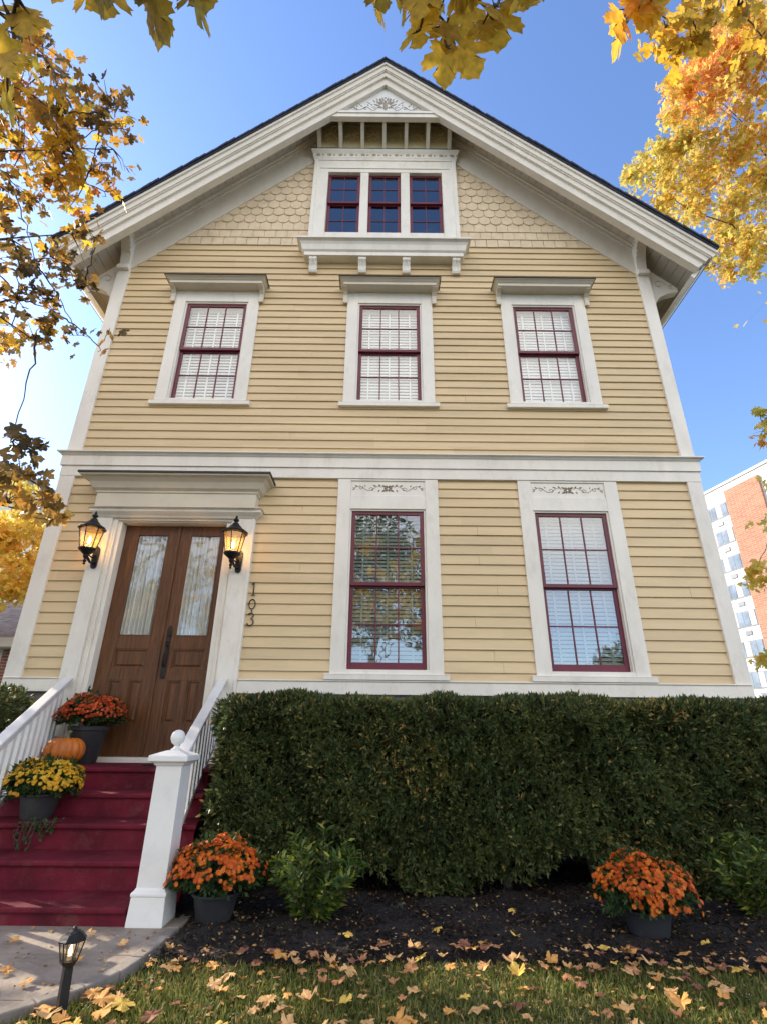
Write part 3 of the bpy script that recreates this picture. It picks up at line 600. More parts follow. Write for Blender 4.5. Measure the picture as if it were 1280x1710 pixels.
# small dot of a spy hole ring and keyhole on left leaf are not visible
# ------------------------------------------------------------------ house number
num = tag(empty('house_number', (-1.76, -.03, 2.85)), 'dark metal house number 103 set vertically on the clapboards', 'house number')
def dig(pts, name, r_=.0072, extra=None):
    mb = MB(); mb.tube([(x, -.038, z) for x, z in pts], r_, 6)
    if extra:
        for e in extra: mb.tube([(x, -.038, z) for x, z in e], r_*.9, 6)
    mb.build(name, m_black, num, smooth=True)
nx_, = (-1.755,)
dig([(nx_, 2.955), (nx_, 3.125), (nx_-.004, 3.128), (nx_-.03, 3.095)], 'digit', .0078, [[(nx_-.028, 2.953), (nx_+.028, 2.953)]])
dig([(nx_+.042*math.cos(q), 2.83+.066*math.sin(q)) for q in np.linspace(0, 2*math.pi, 22)], 'digit')
dig([(nx_-.038, 2.685), (nx_-.02, 2.705), (nx_+.01, 2.71), (nx_+.034, 2.69), (nx_+.03, 2.655), (nx_, 2.638), (nx_+.03, 2.622), (nx_+.042, 2.59), (nx_+.03, 2.555), (nx_, 2.54), (nx_-.03, 2.552), (nx_-.04, 2.575)], 'digit', .0078)
mb = MB(); mb.lathe([(.009, -.009), (.009, .009)], (nx_+.005, -.038, 2.737), 8); mb.build('screw', m_black, num)
# ------------------------------------------------------------------ wall lanterns
m_amber, n, l, b = newmat('seeded_amber_glass'); n.remove(b)
t = n.new('ShaderNodeBsdfTransparent'); t.inputs[0].default_value = (.97, .84, .62, 1); tl = n.new('ShaderNodeBsdfTranslucent'); tl.inputs[0].default_value = (1, .72, .38, 1)
gl = n.new('ShaderNodeBsdfGlossy'); gl.inputs['Roughness'].default_value = .08; mx = n.new('ShaderNodeMixShader'); mx.inputs[0].default_value = .16; l.new(t.outputs[0], mx.inputs[1]); l.new(tl.outputs[0], mx.inputs[2])
mx2 = n.new('ShaderNodeMixShader'); mx2.inputs[0].default_value = .07; l.new(mx.outputs[0], mx2.inputs[1]); l.new(gl.outputs[0], mx2.inputs[2]); l.new(mx2.outputs[0], n['Material Output'].inputs[0])
m_bulb = emis('lit_bulb', (1, .62, .22), 22)
def wall_lantern(x, y, z, label, px):
    t = tag(empty('wall_lantern', (px, -.085, z-.45)), label, 'wall lantern', 'lit lanterns beside the front door')
    zt = z; n_ = 6; ph = math.pi/6
    top = MB(); top.lathe([(.0, .02), (.19, 0.0), (.2, .012), (.185, .035), (.12, .075), (.075, .125), (.05, .15), (.052, .165), (.03, .175), (.022, .19), (.04, .205), (.045, .225), (.03, .24), (.012, .25), (.02, .262), (.015, .28), (.004, .30)], (x, y, zt-.25-.02), 12, 0)
    top.build('cap', m_black, t, bevel=.002)
    fr = MB(); zt2, zb2 = zt-.265, zt-.57
    for k_ in range(n_):
        a_ = ph+k_*2*math.pi/n_; p = lambda r_, z_: (x+r_*math.cos(a_), y+r_*math.sin(a_), z_)
        fr.tube([p(.165, zt2), p(.105, zb2)], .0085, 5)
    for r_, z_ in ((.168, zt2), (.108, zb2)):
        fr.tube([(x+r_*math.cos(ph+k_*math.pi/3), y+r_*math.sin(ph+k_*math.pi/3), z_) for k_ in range(7)], .010, 5)
    fr.build('frame', m_black, t)
    gl_ = MB(); vs = []
    for r_, z_ in ((.158, zt2), (.100, zb2)):
        for k_ in range(6): vs.append((x+r_*math.cos(ph+k_*math.pi/3), y+r_*math.sin(ph+k_*math.pi/3), z_))
    gl_.add(vs, [(k_, (k_+1) % 6, 6+(k_+1) % 6, 6+k_) for k_ in range(6)]); gl_.build('glass', m_amber, t)
    bs = MB(); bs.lathe([(.03, -.10), (.05, -.085), (.09, -.05), (.125, -.02), (.125, .0), (.10, .012)], (x, y, zb2), 12, ph); bs.lathe([(.002, -.25), (.02, -.235), (.012, -.21), (.028, -.19), (.014, -.16), (.035, -.13), (.04, -.11), (.03, -.09)], (x, y, zb2), 10)
    bs.build('base', m_black, t)
    ar = MB(); ar.tube([(x, y, zb2-.10), (x*.5+px*.5, y*.5-.04, zb2-.17), (px, -.12, zb2-.16), (px, -.09, zb2-.12)], [.022, .018, .02, .024], 8)
    ar.tube([(x, y+.05, zb2-.08), ((x+px)/2, y*.5, zb2-.09), (px, -.10, zb2-.02)], .011, 6); ar.build('arm', m_black, t, smooth=True)
    pl = MB(); pl.prism([(px-.045, zb2-.20), (px-.025, zb2-.235), (px+.025, zb2-.235), (px+.045, zb2-.20), (px+.05, zb2), (px+.045, zb2+.08), (px, zb2+.12), (px-.045, zb2+.08), (px-.05, zb2)], 'y', -.115, -.086); pl.build('back_plate', m_black, t, bevel=.006)
    bu = MB(); bu.lathe([(.008, -.055), (.018, -.03), (.026, .0), (.02, .035), (.006, .07)], (x, y, zb2+.12), 12); bu.build('bulb', m_bulb, t, smooth=True)
    so_ = MB(); so_.lathe([(.016, 0), (.016, .07)], (x, y, zb2), 8); so_.build('candle', m_bronze, t)
    ld = bpy.data.lights.new('lantern_light', 'POINT'); ld.energy = 3.6; ld.color = (1, .56, .22); ld.shadow_soft_size = .04
    t.scale = (.91, .91, .91)
    lo = bpy.data.objects.new('lantern_light', ld); C.objects.link(lo); lo.parent = t; lo.location = Vector((x, y, zb2+.13))-Vector(t.location)
wall_lantern(-3.985, -.34, 4.06, 'black carriage lantern with lit amber bulb, left of the wooden door, nearer the house corner', -3.975)
wall_lantern(-2.03, -.34, 4.02, 'black carriage lantern with lit amber bulb, right of the door and above the house number', -1.985)
# ------------------------------------------------------------------ front steps with railings
steps = tag(empty('front_steps', (-2.6, -1.4, 0)), 'maroon painted front steps with white wooden railings and ball-topped newel post', 'steps')
def xr_(y): return -1.42+(-.53)*(y+2.57)/2.5
def xl_(y): return -3.98-.12+(.342)*(-.1-y)
TZ = [.115, .309, .503, .697, .89]; NY = [-2.57, -2.18, -1.79, -1.40, -1.0]
for i, z in enumerate(TZ):
    y0 = NY[i]; y1 = NY[i+1]+.04 if i < 4 else -.06
    nd = [(-1.752, y0-.03), (-1.752, -2.325), (xr_(-2.3), -2.325)] if i == 0 else [(xr_(y0-.03), y0-.03)]; t_ = MB(); t_.prism([(xl_(y0-.03), y0-.03)]+nd+[(xr_(y1), y1), (xl_(y1), y1)], 'z', z-.04, z); t_.build('tread', m_step, steps, bevel=.012)
    r_ = MB(); zb = TZ[i-1] if i else -.1; xq = -1.755 if i == 0 else xr_(y0)-.015; r_.prism([(xl_(y0), y0), (xq, y0), (xq, y0+.03), (xl_(y0+.03), y0+.03)], 'z', zb, z-.041); r_.build('riser', m_step, steps)
for s, fx in ((0, xr_), (1, xl_)):
    mb = MB()
    a, b = fx(-2.5), fx(-.06); d = -.03 if s == 0 else .01
    vs = []; Y_ = [-2.55, -2.17, -1.78, -1.39, -.06]; prof = []
    for i in range(5):
        ya = NY[i]+.02 if i else -2.32; yb = NY[i+1]+.02 if i < 4 else -.06
        x0, x1 = fx(ya)+d, fx(yb)+d
        mb.add([(x0, ya, -.1), (x1, yb, -.1), (x1, yb, TZ[i]-.042), (x0, ya, TZ[i]-.042), (x0-.025, ya, -.1), (x1-.025, yb, -.1), (x1-.025, yb, TZ[i]-.042), (x0-.025, ya, TZ[i]-.042)], [(0, 1, 2, 3), (7, 6, 5, 4), (0, 4, 5, 1), (1, 5, 6, 2), (2, 6, 7, 3), (3, 7, 4, 0)])
    mb.build('side_panel', m_step, steps)
def newel(x, y):
    t = MB(); q = R(45); k = math.sqrt(2)
    t.lathe([(r_*k, z) for r_, z in ((.128, 0), (.120, .175), (.126, .178), (.126, .195), (.110, .21), (.101, .225), (.098, 1.0), (.11, 1.005), (.118, 1.02), (.142, 1.03), (.15, 1.035), (.15, 1.07), (.144, 1.075), (.06, 1.105), (.045, 1.108))], (x, y, 0), 4, q)
    o = t.build('newel_post', m_white, steps, bevel=.004)
    b_ = MB(); b_.lathe([(.04, 1.105), (.042, 1.115), (.022, 1.125), (.018, 1.145), (.03, 1.15), (.046, 1.165), (.054, 1.19), (.055, 1.2), (.052, 1.22), (.042, 1.238), (.022, 1.252), (.003, 1.256)], (x, y, 0), 24); b_.build('ball_finial', m_white, o, smooth=True)
newel(-1.615, -2.47)
newel(xl_(-2.46)+.0, -2.46)
def railing(p0, p1, nb, drop=.70):
    p0 = np.array(p0); p1 = np.array(p1); d = p1-p0; hd = d.copy(); hd[2] = 0; hd /= np.linalg.norm(hd); s_ = np.array([hd[1], -hd[0], 0])
    def bar(w, h, off, name, bev=.006):
        mb = MB(); v = []
        for p in (p0, p1):
            for a, b in ((-1, -1), (1, -1), (1, 1), (-1, 1)): v.append(p+s_*a*w/2+np.array([0, 0, off+b*h/2]))
        mb.add(v, [(3, 2, 1, 0), (4, 5, 6, 7)]+[(i, (i+1) % 4, 4+(i+1) % 4, 4+i) for i in range(4)]); mb.build(name, m_white, steps, bevel=bev)
    bar(.105, .045, -.022, 'handrail', .01); bar(.05, .06, -.075, 'upper_rail'); bar(.05, .065, -drop, 'bottom_rail')
    for i in range(nb):
        p = p0+d*(i+.7)/(nb+.4); mb = MB(); a = .022; zs0, zs1 = p[2]-drop, p[2]-.06
        mb.box(p[0]-a, p[0]+a, p[1]-a, p[1]+a, zs0, zs1); mb.build('baluster', m_white, steps, bevel=.003)
railing((-1.63, -2.37, 1.02), (-2.0, -.10, 1.87), 11)
railing((xl_(-2.37)+.1, -2.37, 1.02), (-3.96, -.10, 1.86), 11)
# ------------------------------------------------------------------ plants helpers
leaf4 = ([(0, 0, 0), (.5, .45, .06), (0, 1, 0), (-.5, .45, .06)], [(0, 1, 2, 3)])
def narrow(w): return ([(0, 0, 0), (w/2, .45, .05), (0, 1, -.04), (-w/2, .45, .05)], [(0, 1, 2, 3)])
HALF = [(.10, -.04), (.22, -.15), (.30, -.10), (.40, -.10), (.33, .02), (.44, .06), (.30, .14), (.46, .20), (.56, .22), (.58, .33), (.70, .42), (.62, .47), (.64, .60), (.50, .55), (.40, .54), (.22, .44), (.27, .60), (.37, .68), (.27, .74), (.22, .84), (.10, .90)]
def maple(hi=True, fold=.18, droop=.15):
    h = HALF if hi else [(.26, -.12), (.40, -.08), (.32, .14), (.60, .26), (.66, .48), (.44, .52), (.22, .44), (.32, .68), (.12, .84)]
    out = [(0, 0)]+h+[(0, 1.0)]+[(-x, y) for x, y in h[::-1]]
    vs = [(0, .3, .0)]+[(x, y, -fold*abs(x)-droop*(y-.3)**2) for x, y in out]
    n_ = len(out); return (vs, [(0, 1+i, 1+(i+1) % n_) for i in range(n_)])
def sprigs(pos, outd, nper, L, spread, rs):
    """nper leaves round each sprig stem; returns pos, tip, nrm"""
    N = len(pos); i = np.tile(np.arange(nper), N); base = np.repeat(pos, nper, 0); o = np.repeat(outd, nper, 0)
    a = rs.uniform(0, 2*math.pi, N).repeat(nper)+i*2.4
    ref = np.cross(o, rs.normal(size=(N, 3)).repeat(nper, 0)); ref /= np.linalg.norm(ref, axis=1, keepdims=True)+1e-9; b2 = np.cross(o, ref)
    rad = ref*np.cos(a)[:, None]+b2*np.sin(a)[:, None]; f = (i/nper)[:, None]
    p = base+o*L*f; tip = rad*spread*(1.25-f)+o*(.45+f*.9); return p, tip, o*1.0+rad*-.3+rs.normal(size=p.shape)*.25
# ------------------------------------------------------------------ hedges
m_hleaf = leafmat('hedge_leaf', [(0, (.045, .052, .022)), (.3, (.075, .105, .034)), (.7, (.135, .165, .055)), (.86, (.21, .21, .06)), (.94, (.42, .34, .09)), (1, (.55, .28, .10))], .35, .42)
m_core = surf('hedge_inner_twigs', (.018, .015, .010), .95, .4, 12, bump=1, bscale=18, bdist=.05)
def bump3(p, k=1.0): return (np.sin(p[:, 0]*5.1*k+p[:, 2]*3.3)+np.sin(p[:, 0]*2.3*k-p[:, 2]*6.1+1)+np.sin(p[:, 2]*4.7+p[:, 0]*9.2*k+2)*.6)
def hedge(x0, x1, y0, y1, z0, z1, n_front, label, seed, ends=True):
    rs = np.random.RandomState(seed); root = tag(empty('hedge', ((x0+x1)/2, (y0+y1)/2, G0)), label, 'hedge')
    A = (x1-x0)*(z1-z0); At = (x1-x0)*(y1-y0); Ae = (y1-y0)*(z1-z0)
    P_, O_ = [], []
    def face(n_, f, nrm):
        u, v = rs.rand(n_), rs.rand(n_); p = f(u, v); o = np.array(nrm)[None]+rs.normal(size=(n_, 3))*.55; o[:, 2] += .25; P_.append(p); O_.append(o/np.linalg.norm(o, axis=1, keepdims=True))
    nf = n_front; X = lambda u: x0+(x1-x0)*u; Y = lambda u: y0+(y1-y0)*u; Z = lambda u: z0+(z1-z0)*u
    face(nf, lambda u, v: np.c_[X(u), np.full_like(u, y0), Z(v)], (0, -1, 0))
    face(int(nf*At/A*.9), lambda u, v: np.c_[X(u), Y(v), np.full_like(u, z1)], (0, 0, 1))
    face(int(nf*.35), lambda u, v: np.c_[X(u), np.full_like(u, y1), Z(v)], (0, 1, 0))
    for xe, s in ((x0, -1), (x1, 1)): face(int(nf*Ae/A), lambda u, v: np.c_[np.full_like(u, xe), Y(u), Z(v)], (s, 0, 0))
    P_ = np.concatenate(P_); O_ = np.concatenate(O_)
    b = bump3(P_)+.55*(np.sin(P_[:, 0]*21+P_[:, 2]*9)+np.sin(P_[:, 2]*19-P_[:, 0]*8+seed)); lo = np.clip((.55-(P_[:, 2]-z0))/.55, 0, 1)
    dep = rs.exponential(.05, len(P_))-.02-.035*b; dep = np.clip(dep, -.12, .28)
    # shrink inwards along the box normal
    c = np.array([(x0+x1)/2, (y0+y1)/2, (z0+z1)/2]); hlf = np.array([(x1-x0)/2, (y1-y0)/2, (z1-z0)/2])
    q = (P_-c); isx = np.abs(np.abs(q[:, 0])-hlf[0]) < 1e-6; isy = np.abs(np.abs(q[:, 1])-hlf[1]) < 1e-6; isz = ~(isx | isy)
    for k, msk in ((0, isx), (1, isy), (2, isz)): P_[msk, k] -= np.sign(q[msk, k])*dep[msk]*(1 if k < 2 else .5)
    # round the top edges a little, ragged foot
    P_[:, 2] -= .05*np.clip(1-(P_[:, 1]-y0)/.12, 0, 1)*(P_[:, 2] > z1-.15)
    foot = .08+.15*np.sin(P_[:, 0]*3.1+seed)+.07*np.sin(P_[:, 0]*7.7+1)+.05*rs.rand(len(P_)); keep = (P_[:, 2] > z0+foot); P_ = P_[keep]; O_ = O_[keep]
    P_[:, 1] += .10*np.clip((z0+.45-P_[:, 2])/.45, 0, 1)*(P_[:, 1] < y0+.3)
    p, t, nr = sprigs(P_, O_, 9, .07, .9, rs); N = len(p)
    cl = np.clip(.42+.10*bump3(p*1.3)+rs.normal(size=N)*.2, 0, .86)
    yel = rs.rand(N) < .035+.07*(p[:, 2] > z1-.10); cl[yel] = rs.uniform(.86, 1, yel.sum()); brn = (np.sin(p[:, 0]*2.9+1)+np.sin(p[:, 2]*4.3+p[:, 0]*1.7+seed) > 1.25) & (rs.rand(N) < .16); cl[brn] = rs.uniform(.9, 1, brn.sum())
    fo = leafmesh('foliage', *narrow(.36), p, t, nr, rs.uniform(.030, .070, N), cl, m_hleaf, root)
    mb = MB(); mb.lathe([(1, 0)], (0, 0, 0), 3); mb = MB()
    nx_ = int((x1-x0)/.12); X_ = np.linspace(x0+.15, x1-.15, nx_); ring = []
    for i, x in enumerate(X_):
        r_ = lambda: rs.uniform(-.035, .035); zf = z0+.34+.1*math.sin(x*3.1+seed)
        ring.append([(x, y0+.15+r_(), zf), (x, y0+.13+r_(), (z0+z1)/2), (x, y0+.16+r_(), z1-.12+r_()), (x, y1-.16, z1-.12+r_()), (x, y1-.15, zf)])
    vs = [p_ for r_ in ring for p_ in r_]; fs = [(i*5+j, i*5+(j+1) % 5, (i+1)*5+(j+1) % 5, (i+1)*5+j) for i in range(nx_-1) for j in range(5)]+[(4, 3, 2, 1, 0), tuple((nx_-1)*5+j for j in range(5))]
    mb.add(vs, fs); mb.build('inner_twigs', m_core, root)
    x = x0+.35; 
    while x < x1-.2:
        tr = MB(); yy_ = y0+.28+rs.uniform(-.1, .2)
        for q in range(rs.randint(2, 4)):
            dx = rs.uniform(-.12, .12); tr.tube([(x+dx*.3, yy_, G0-.02), (x+dx, yy_+rs.uniform(-.05, .05), z0+.22), (x+dx*2.2, yy_-.05, z0+.6), (x+dx*3, yy_-.1, z0+.95)], [.026, .02, .014, .008], 6)
        tr.build('trunk', m_bark, root); x += rs.uniform(.55, .85)
    return root
hedge(-1.44, 6.2, -1.78, -.45, .0, 1.505, 17500, 'long clipped dark green hedge under the ground-floor windows', 3)
hedge(-9.0, -4.2, -1.25, -.45, .0, 1.60, 5200, 'short clipped green hedge left of the front steps, behind the stair railing', 5)
# ------------------------------------------------------------------ potted chrysanthemums
m_mleaf = leafmat('mum_leaf', [(0, (.020, .045, .012)), (.6, (.045, .085, .022)), (1, (.09, .13, .03))], .25, .5)
m_orange = leafmat('orange_petals', [(0, (.42, .060, .006)), (.5, (.66, .12, .010)), (1, (.80, .22, .02))], .3, .6)
m_rust = leafmat('rust_orange_petals', [(0, (.30, .028, .008)), (.5, (.55, .065, .012)), (1, (.72, .16, .03))], .3, .6)
m_yellow = leafmat('golden_petals', [(0, (.62, .30, .01)), (.5, (.80, .45, .02)), (1, (.85, .56, .06))], .3, .6)
def flower_template(n_=9):
    vs = [(0, 0, .12)]; fs = []
    for k in range(n_*2):
        a = math.pi*k/n_; r_ = 1 if k % 2 == 0 else .62; vs.append((r_*math.cos(a), r_*math.sin(a), 0 if k % 2 == 0 else .10))
    for k in range(n_*2): fs.append((0, 1+k, 1+(k+1) % (n_*2)))
    return vs, fs
def mum(x, y, z, rx, zc, rz, pot, mat, nfl, label, seed, cover=.35):
    """pot = (r_bottom, r_top, height); dome of radius rx centred at height zc above z, rz high"""
    rs = np.random.RandomState(seed); root = tag(empty('potted_chrysanthemum', (x, y, z)), label, 'potted flowers', 'potted chrysanthemums round the entrance')
    rb, rt_, h = pot
    pm = MB(); pm.lathe([(rb*.96, 0), (rb, .012), (rb+(rt_-rb)*.86, h*.86), (rt_*.985, h*.865), (rt_+.008, h*.88), (rt_+.012, h*.98), (rt_+.006, h), (rt_-.012, h), (rt_-.02, h-.035), (.01, h-.04)], (x, y, z), 36)
    pm.build('pot', m_pot, root, smooth=True, bevel=.002)
    N = 750; d = rdir(N, .25, rs); d[:, 2] = np.where(d[:, 2] < -.35, -d[:, 2], d[:, 2])
    rr = rs.uniform(.45, .90, N)[:, None]; lump = 1+.07*np.sin(d[:, :1]*7+seed)+.06*np.sin(d[:, 1:2]*8+d[:, 2:3]*5)
    P_ = np.array([x, y, z+zc])+d*rr*lump*np.array([rx, rx, rz]); p, t, nr = sprigs(P_, (d+rs.normal(size=d.shape)*.3), 6, .05, .9, rs)
    m_ = p[:, 2] > z+h*.55; p, t, nr = p[m_], t[m_], nr[m_]
    leafmesh('foliage', *narrow(.5), p, t, nr, rs.uniform(.035, .06, len(p)), np.clip(rs.normal(.5, .2, len(p)), 0, 1), m_mleaf, root)
    # blossoms in small clusters over the dome, thinning out towards the rim
    nc = int(nfl*3.4)//5; d = rdir(nc*4, .55, rs); d = d[(d[:, 2] > -.10) & (rs.rand(len(d)) < np.clip((d[:, 2]+.30)*1.9, .1, 1))][:nc]
    k = 5; dd = np.repeat(d, k, 0)+rs.normal(size=(len(d)*k, 3))*.085; dd /= np.linalg.norm(dd, axis=1, keepdims=True)
    lump = 1+.07*np.sin(dd[:, :1]*7+seed)+.06*np.sin(dd[:, 1:2]*8+dd[:, 2:3]*5)
    P_ = np.array([x, y, z+zc])+dd*lump*rs.uniform(.99, 1.08, len(dd))[:, None]*np.array([rx, rx, rz])
    nr = dd+rs.normal(size=dd.shape)*.22+np.array([0, -.35, .35]); tp = np.cross(nr, rs.normal(size=nr.shape))
    tv, tf = flower_template()
    f1 = leafmesh('blossoms', tv, tf, P_, tp, nr, rs.uniform(.014, .024, len(P_)), rs.rand(len(P_)), mat, root); f1['kind'] = 'stuff'
    return root
mum(-1.19, -2.40, 0, .31, .27, .23, (.125, .165, .175), m_orange, 280, 'orange chrysanthemum in charcoal pot beside the white newel post', 1)
mum(1.85, -2.60, 0, .305, .23, .23, (.13, .16, .15), m_orange, 290, 'orange chrysanthemum in charcoal pot standing alone on the mulch at the hedge', 2)
mum(-3.46, -.30, .89, .36, .50, .24, (.15, .215, .40), m_rust, 420, 'rust orange chrysanthemum in tall grey pot on the top step by the door', 3)
mum(-3.11, -1.57, .503, .31, .27, .21, (.13, .165, .21), m_yellow, 330, 'golden yellow chrysanthemum in low dark pot on the stairs', 4)
# trailing weed under the yellow pot
# ------------------------------------------------------------------ pumpkin
pk = tag(empty('pumpkin', (-3.49, -.66, .89)), 'ribbed orange pumpkin with stubby stem on the top step', 'pumpkin')
mb = MB(); NN = 96; prof = []
vs = []
for j in range(17):
    t = math.pi*j/16; r0 = math.sin(t)**.75; z = .145-.145*math.cos(t)
    for k_ in range(NN):
        a = 2*math.pi*k_/NN; rib = abs(math.cos(a*7.5))**.6; r_ = r0*.205*(.90+.10*rib)+.0
        zz_ = z-(.035*(1-r0)**2 if t > 1.5 else -.02*(1-r0)**2)
        vs.append((-3.49+r_*math.cos(a), -.66+r_*math.sin(a), .89+zz_+.004*rib*math.cos(t)*-1))
mb.add(vs, [(j*NN+k_, j*NN+(k_+1) % NN, (j+1)*NN+(k_+1) % NN, (j+1)*NN+k_) for j in range(16) for k_ in range(NN)])
mb.build('pumpkin_flesh', m_pump, pk, smooth=True)
mb = MB(); mb.tube([(-3.49, -.66, 1.14), (-3.488, -.662, 1.175), (-3.478, -.665, 1.21), (-3.462, -.67, 1.235)], [.034, .02, .017, .021], 8); mb.build('stem', m_stemg, pk, smooth=True)
# ------------------------------------------------------------------ path light
pl = tag(empty('path_light', (-1.545, -3.70, -.02)), 'small black lantern path light staked in the lawn by the path', 'path light')
mb = MB(); mb.tube([(-1.545, -3.70, -.08), (-1.555, -3.70, .158)], [.031, .028], 4); mb.lathe([(.02, .15), (.032, .165), (.034, .175)], (-1.553, -3.70, 0), 8); mb.build('post', m_black, pl, bevel=.003)
mb = MB(); lx, ly = -1.558, -3.70
mb.lathe([(.066, .262), (.068, .268), (.060, .276), (.045, .292), (.034, .294), (.030, .302), (.014, .306), (.010, .316), (.002, .322)], (lx, ly, 0), 8); mb.build('cap', m_black, pl)
mb = MB(); 
for k_ in range(6):
    a = k_*math.pi/3+.3; mb.tube([(lx+.060*math.cos(a), ly+.060*math.sin(a), .264), (lx+.038*math.cos(a), ly+.038*math.sin(a), .178)], .0035, 4)
mb.lathe([(.040, .172), (.044, .182)], (lx, ly, 0), 6, .3); mb.build('frame', m_black, pl)
m_clear = glassmat('lantern_glass', (.95, .9, .8), 1.4)
mb = MB(); vs = [(lx+r_*math.cos(k_*math.pi/3+.3), ly+r_*math.sin(k_*math.pi/3+.3), z) for r_, z in ((.056, .262), (.035, .182)) for k_ in range(6)]
mb.add(vs, [(k_, (k_+1) % 6, 6+(k_+1) % 6, 6+k_) for k_ in range(6)]); mb.build('glass', m_clear, pl)
mb = MB(); mb.lathe([(.012, .182), (.012, .20)], (lx, ly, 0), 8); mb.build('candle', surf('ivory_candle', (.6, .5, .36), .5), pl); mb = MB(); mb.lathe([(.004, .2), (.009, .21), (.010, .22), (.003, .243)], (lx, ly, 0), 8)
mb.build('bulb', emis('small_warm_flame', (1, .6, .25), 6), pl, smooth=True)
# ------------------------------------------------------------------ shrubs
m_shr = leafmat('bright_shrub_leaf', [(0, (.030, .058, .015)), (.5, (.075, .125, .022)), (.78, (.20, .25, .035)), (1, (.42, .38, .05))], .3, .4)
def shrub(x, y, w_, h_, nst, label, seed, mat, lean=0, L=.075, name='shrub', wd=.34, nl=60):
    rs = np.random.RandomState(seed); root = tag(empty(name, (x, y, G0+.05)), label, 'shrub')
    st = MB(); P_, O_ = [], []
    for i in range(nst):
        a = rs.uniform(0, 6.28); r_ = rs.uniform(.1, 1)**.6; ht = h_*(1-.45*r_*r_)*rs.uniform(.75, 1.05); ex, ey = x+math.cos(a)*r_*w_/2+lean*ht, y+math.sin(a)*r_*w_/2*.8
        pts = [np.array((x+math.cos(a)*.05, y+math.sin(a)*.05, G0+.03)), np.array((x+(ex-x)*.5, y+(ey-y)*.5, G0+ht*.45)), np.array((ex, ey, G0+ht))]
        st.tube(pts, [.007, .005, .002], 5)
        n_ = nl
        for k_ in range(n_):
            f = .18+.82*k_/n_; q = pts[0]*(1-f)**2+2*pts[1]*f*(1-f)+pts[2]*f*f; dd = pts[2]-pts[1]; dd = dd/np.linalg.norm(dd); ang = k_*2.4+i; s1 = np.cross(dd, (0, 1, .1)); s1 /= np.linalg.norm(s1)+1e-9; s2 = np.cross(dd, s1)
            P_.append(q+rs.normal(size=3)*.012); O_.append(dd*.6+(s1*math.cos(ang)+s2*math.sin(ang)))
    st.build('stems', m_twig, root)
    P_ = np.array(P_); O_ = np.array(O_); nr = np.array([0, -.2, 1.])[None]+rs.normal(size=P_.shape)*.5
    hgt = (P_[:, 2]-G0)/h_; leafmesh('foliage', *narrow(wd), P_, O_, nr, rs.uniform(.7, 1.15, len(P_))*L, np.clip(rs.normal(.5, .2, len(P_))+(rs.rand(len(P_)) < .1)*.3, 0, 1), mat, root)
    return root
shrub(-.46, -2.33, .80, .64, 46, 'bright green and yellow young shrub on mulch in front of the hedge', 21, m_shr)
shrub(2.88, -2.22, .85, .68, 44, 'green shrub at the right end of the mulch bed', 22, m_shr)
shrub(.15, -2.07, .14, .10, 7, 'tiny grey-green weed sprouting from the mulch', 23, leafmat('weed_leaf', [(0, (.08, .11, .06)), (1, (.16, .2, .10))], .2, .6), L=.04, nl=7, name='weed')
shrub(-2.95, -1.78, .30, .0, 0, 'x', 24, m_mleaf) if False else None
vine = tag(empty('trailing_plant', (-3.05, -1.82, .503)), 'dark trailing plant spilling over the step under the yellow chrysanthemum', 'plant')
rs = np.random.RandomState(5); mb = MB(); P_ = []
for i in range(9):
    x0 = -3.08+.035*i; L_ = rs.uniform(.10, .30) if i < 5 else rs.uniform(.03, .1)
    pts = [(x0+.03, -1.76, .512), (x0, -1.835, .51), (x0-.01, -1.85, .50-L_*.5), (x0-.02+rs.uniform(-.02, .02), -1.845, .50-L_)]; mb.tube(pts, .003, 4)
    for f in np.linspace(0, 1, 14): j = min(int(f*3), 2); g_ = f*3-j; P_.append(np.array(pts[j])*(1-g_)+np.array(pts[j+1])*g_+rs.normal(size=3)*.010)
mb.build('vines', m_twig, vine); P_ = np.array(P_); leafmesh('foliage', *narrow(.7), P_, rdir(len(P_), -.4, rs), rdir(len(P_), .2, rs)+np.array([0, -1., 0]), rs.uniform(.025, .045, len(P_)), rs.uniform(0, .7, len(P_)), m_mleaf, vine)
mb = MB(); mb.box(-2.62, -2.18, -.62, -.12, .892, .905); tag(mb.build('doormat', surf('black_rubber_mat', (.02, .02, .02), .9, .3, 30, bump=1, bscale=80), bevel=.004), 'flat black doormat on the maroon top step before the door', 'doormat')
# ------------------------------------------------------------------ grass, litter, fallen leaves
m_grass = leafmat('grass_blades', [(0, (.065, .085, .020)), (.4, (.14, .18, .038)), (.68, (.27, .26, .07)), (1, (.46, .36, .15))], .35, .5)
def offpath(p):
    return np.array([not (y > -5.1 and x < px_edge(y)+.02) for x, y in p])
def grass(n_, x0, x1, y0, y1, seed, s0, s1):
    rs = np.random.RandomState(seed); p = np.c_[rs.uniform(x0, x1, n_), rs.uniform(y0, y1, n_)]
    ey = np.array([edge_y(x) for x in p[:, 0]]); k = (p[:, 1] < ey+.02+.05*rs.rand(n_)) & offpath(p)
    thin = np.sin(p[:, 0]*3.3+p[:, 1]*5)+np.sin(p[:, 0]*7.1-p[:, 1]*4+1); k &= rs.rand(n_) < np.clip(.95+.25*thin, .3, 1); k &= ~((p[:, 1] > ey-.12) & (rs.rand(n_) < .5)); return p[k]
pa = grass(70000, -2.4, 3.2, -4.3, -3.0, 1, 0, 0); pb_ = grass(60000, -10, 10, -11, -2.9, 2, 0, 0); pb_ = pb_[~((pb_[:, 0] > -2.4) & (pb_[:, 0] < 3.2) & (pb_[:, 1] > -4.3))]
p = np.r_[pa, pb_]; N = len(p); pos = np.c_[p, np.full(N, G0-.004)]; tip = np.c_[RS.normal(size=(N, 2))*.55, np.ones(N)]; nr = RS.normal(size=(N, 3))
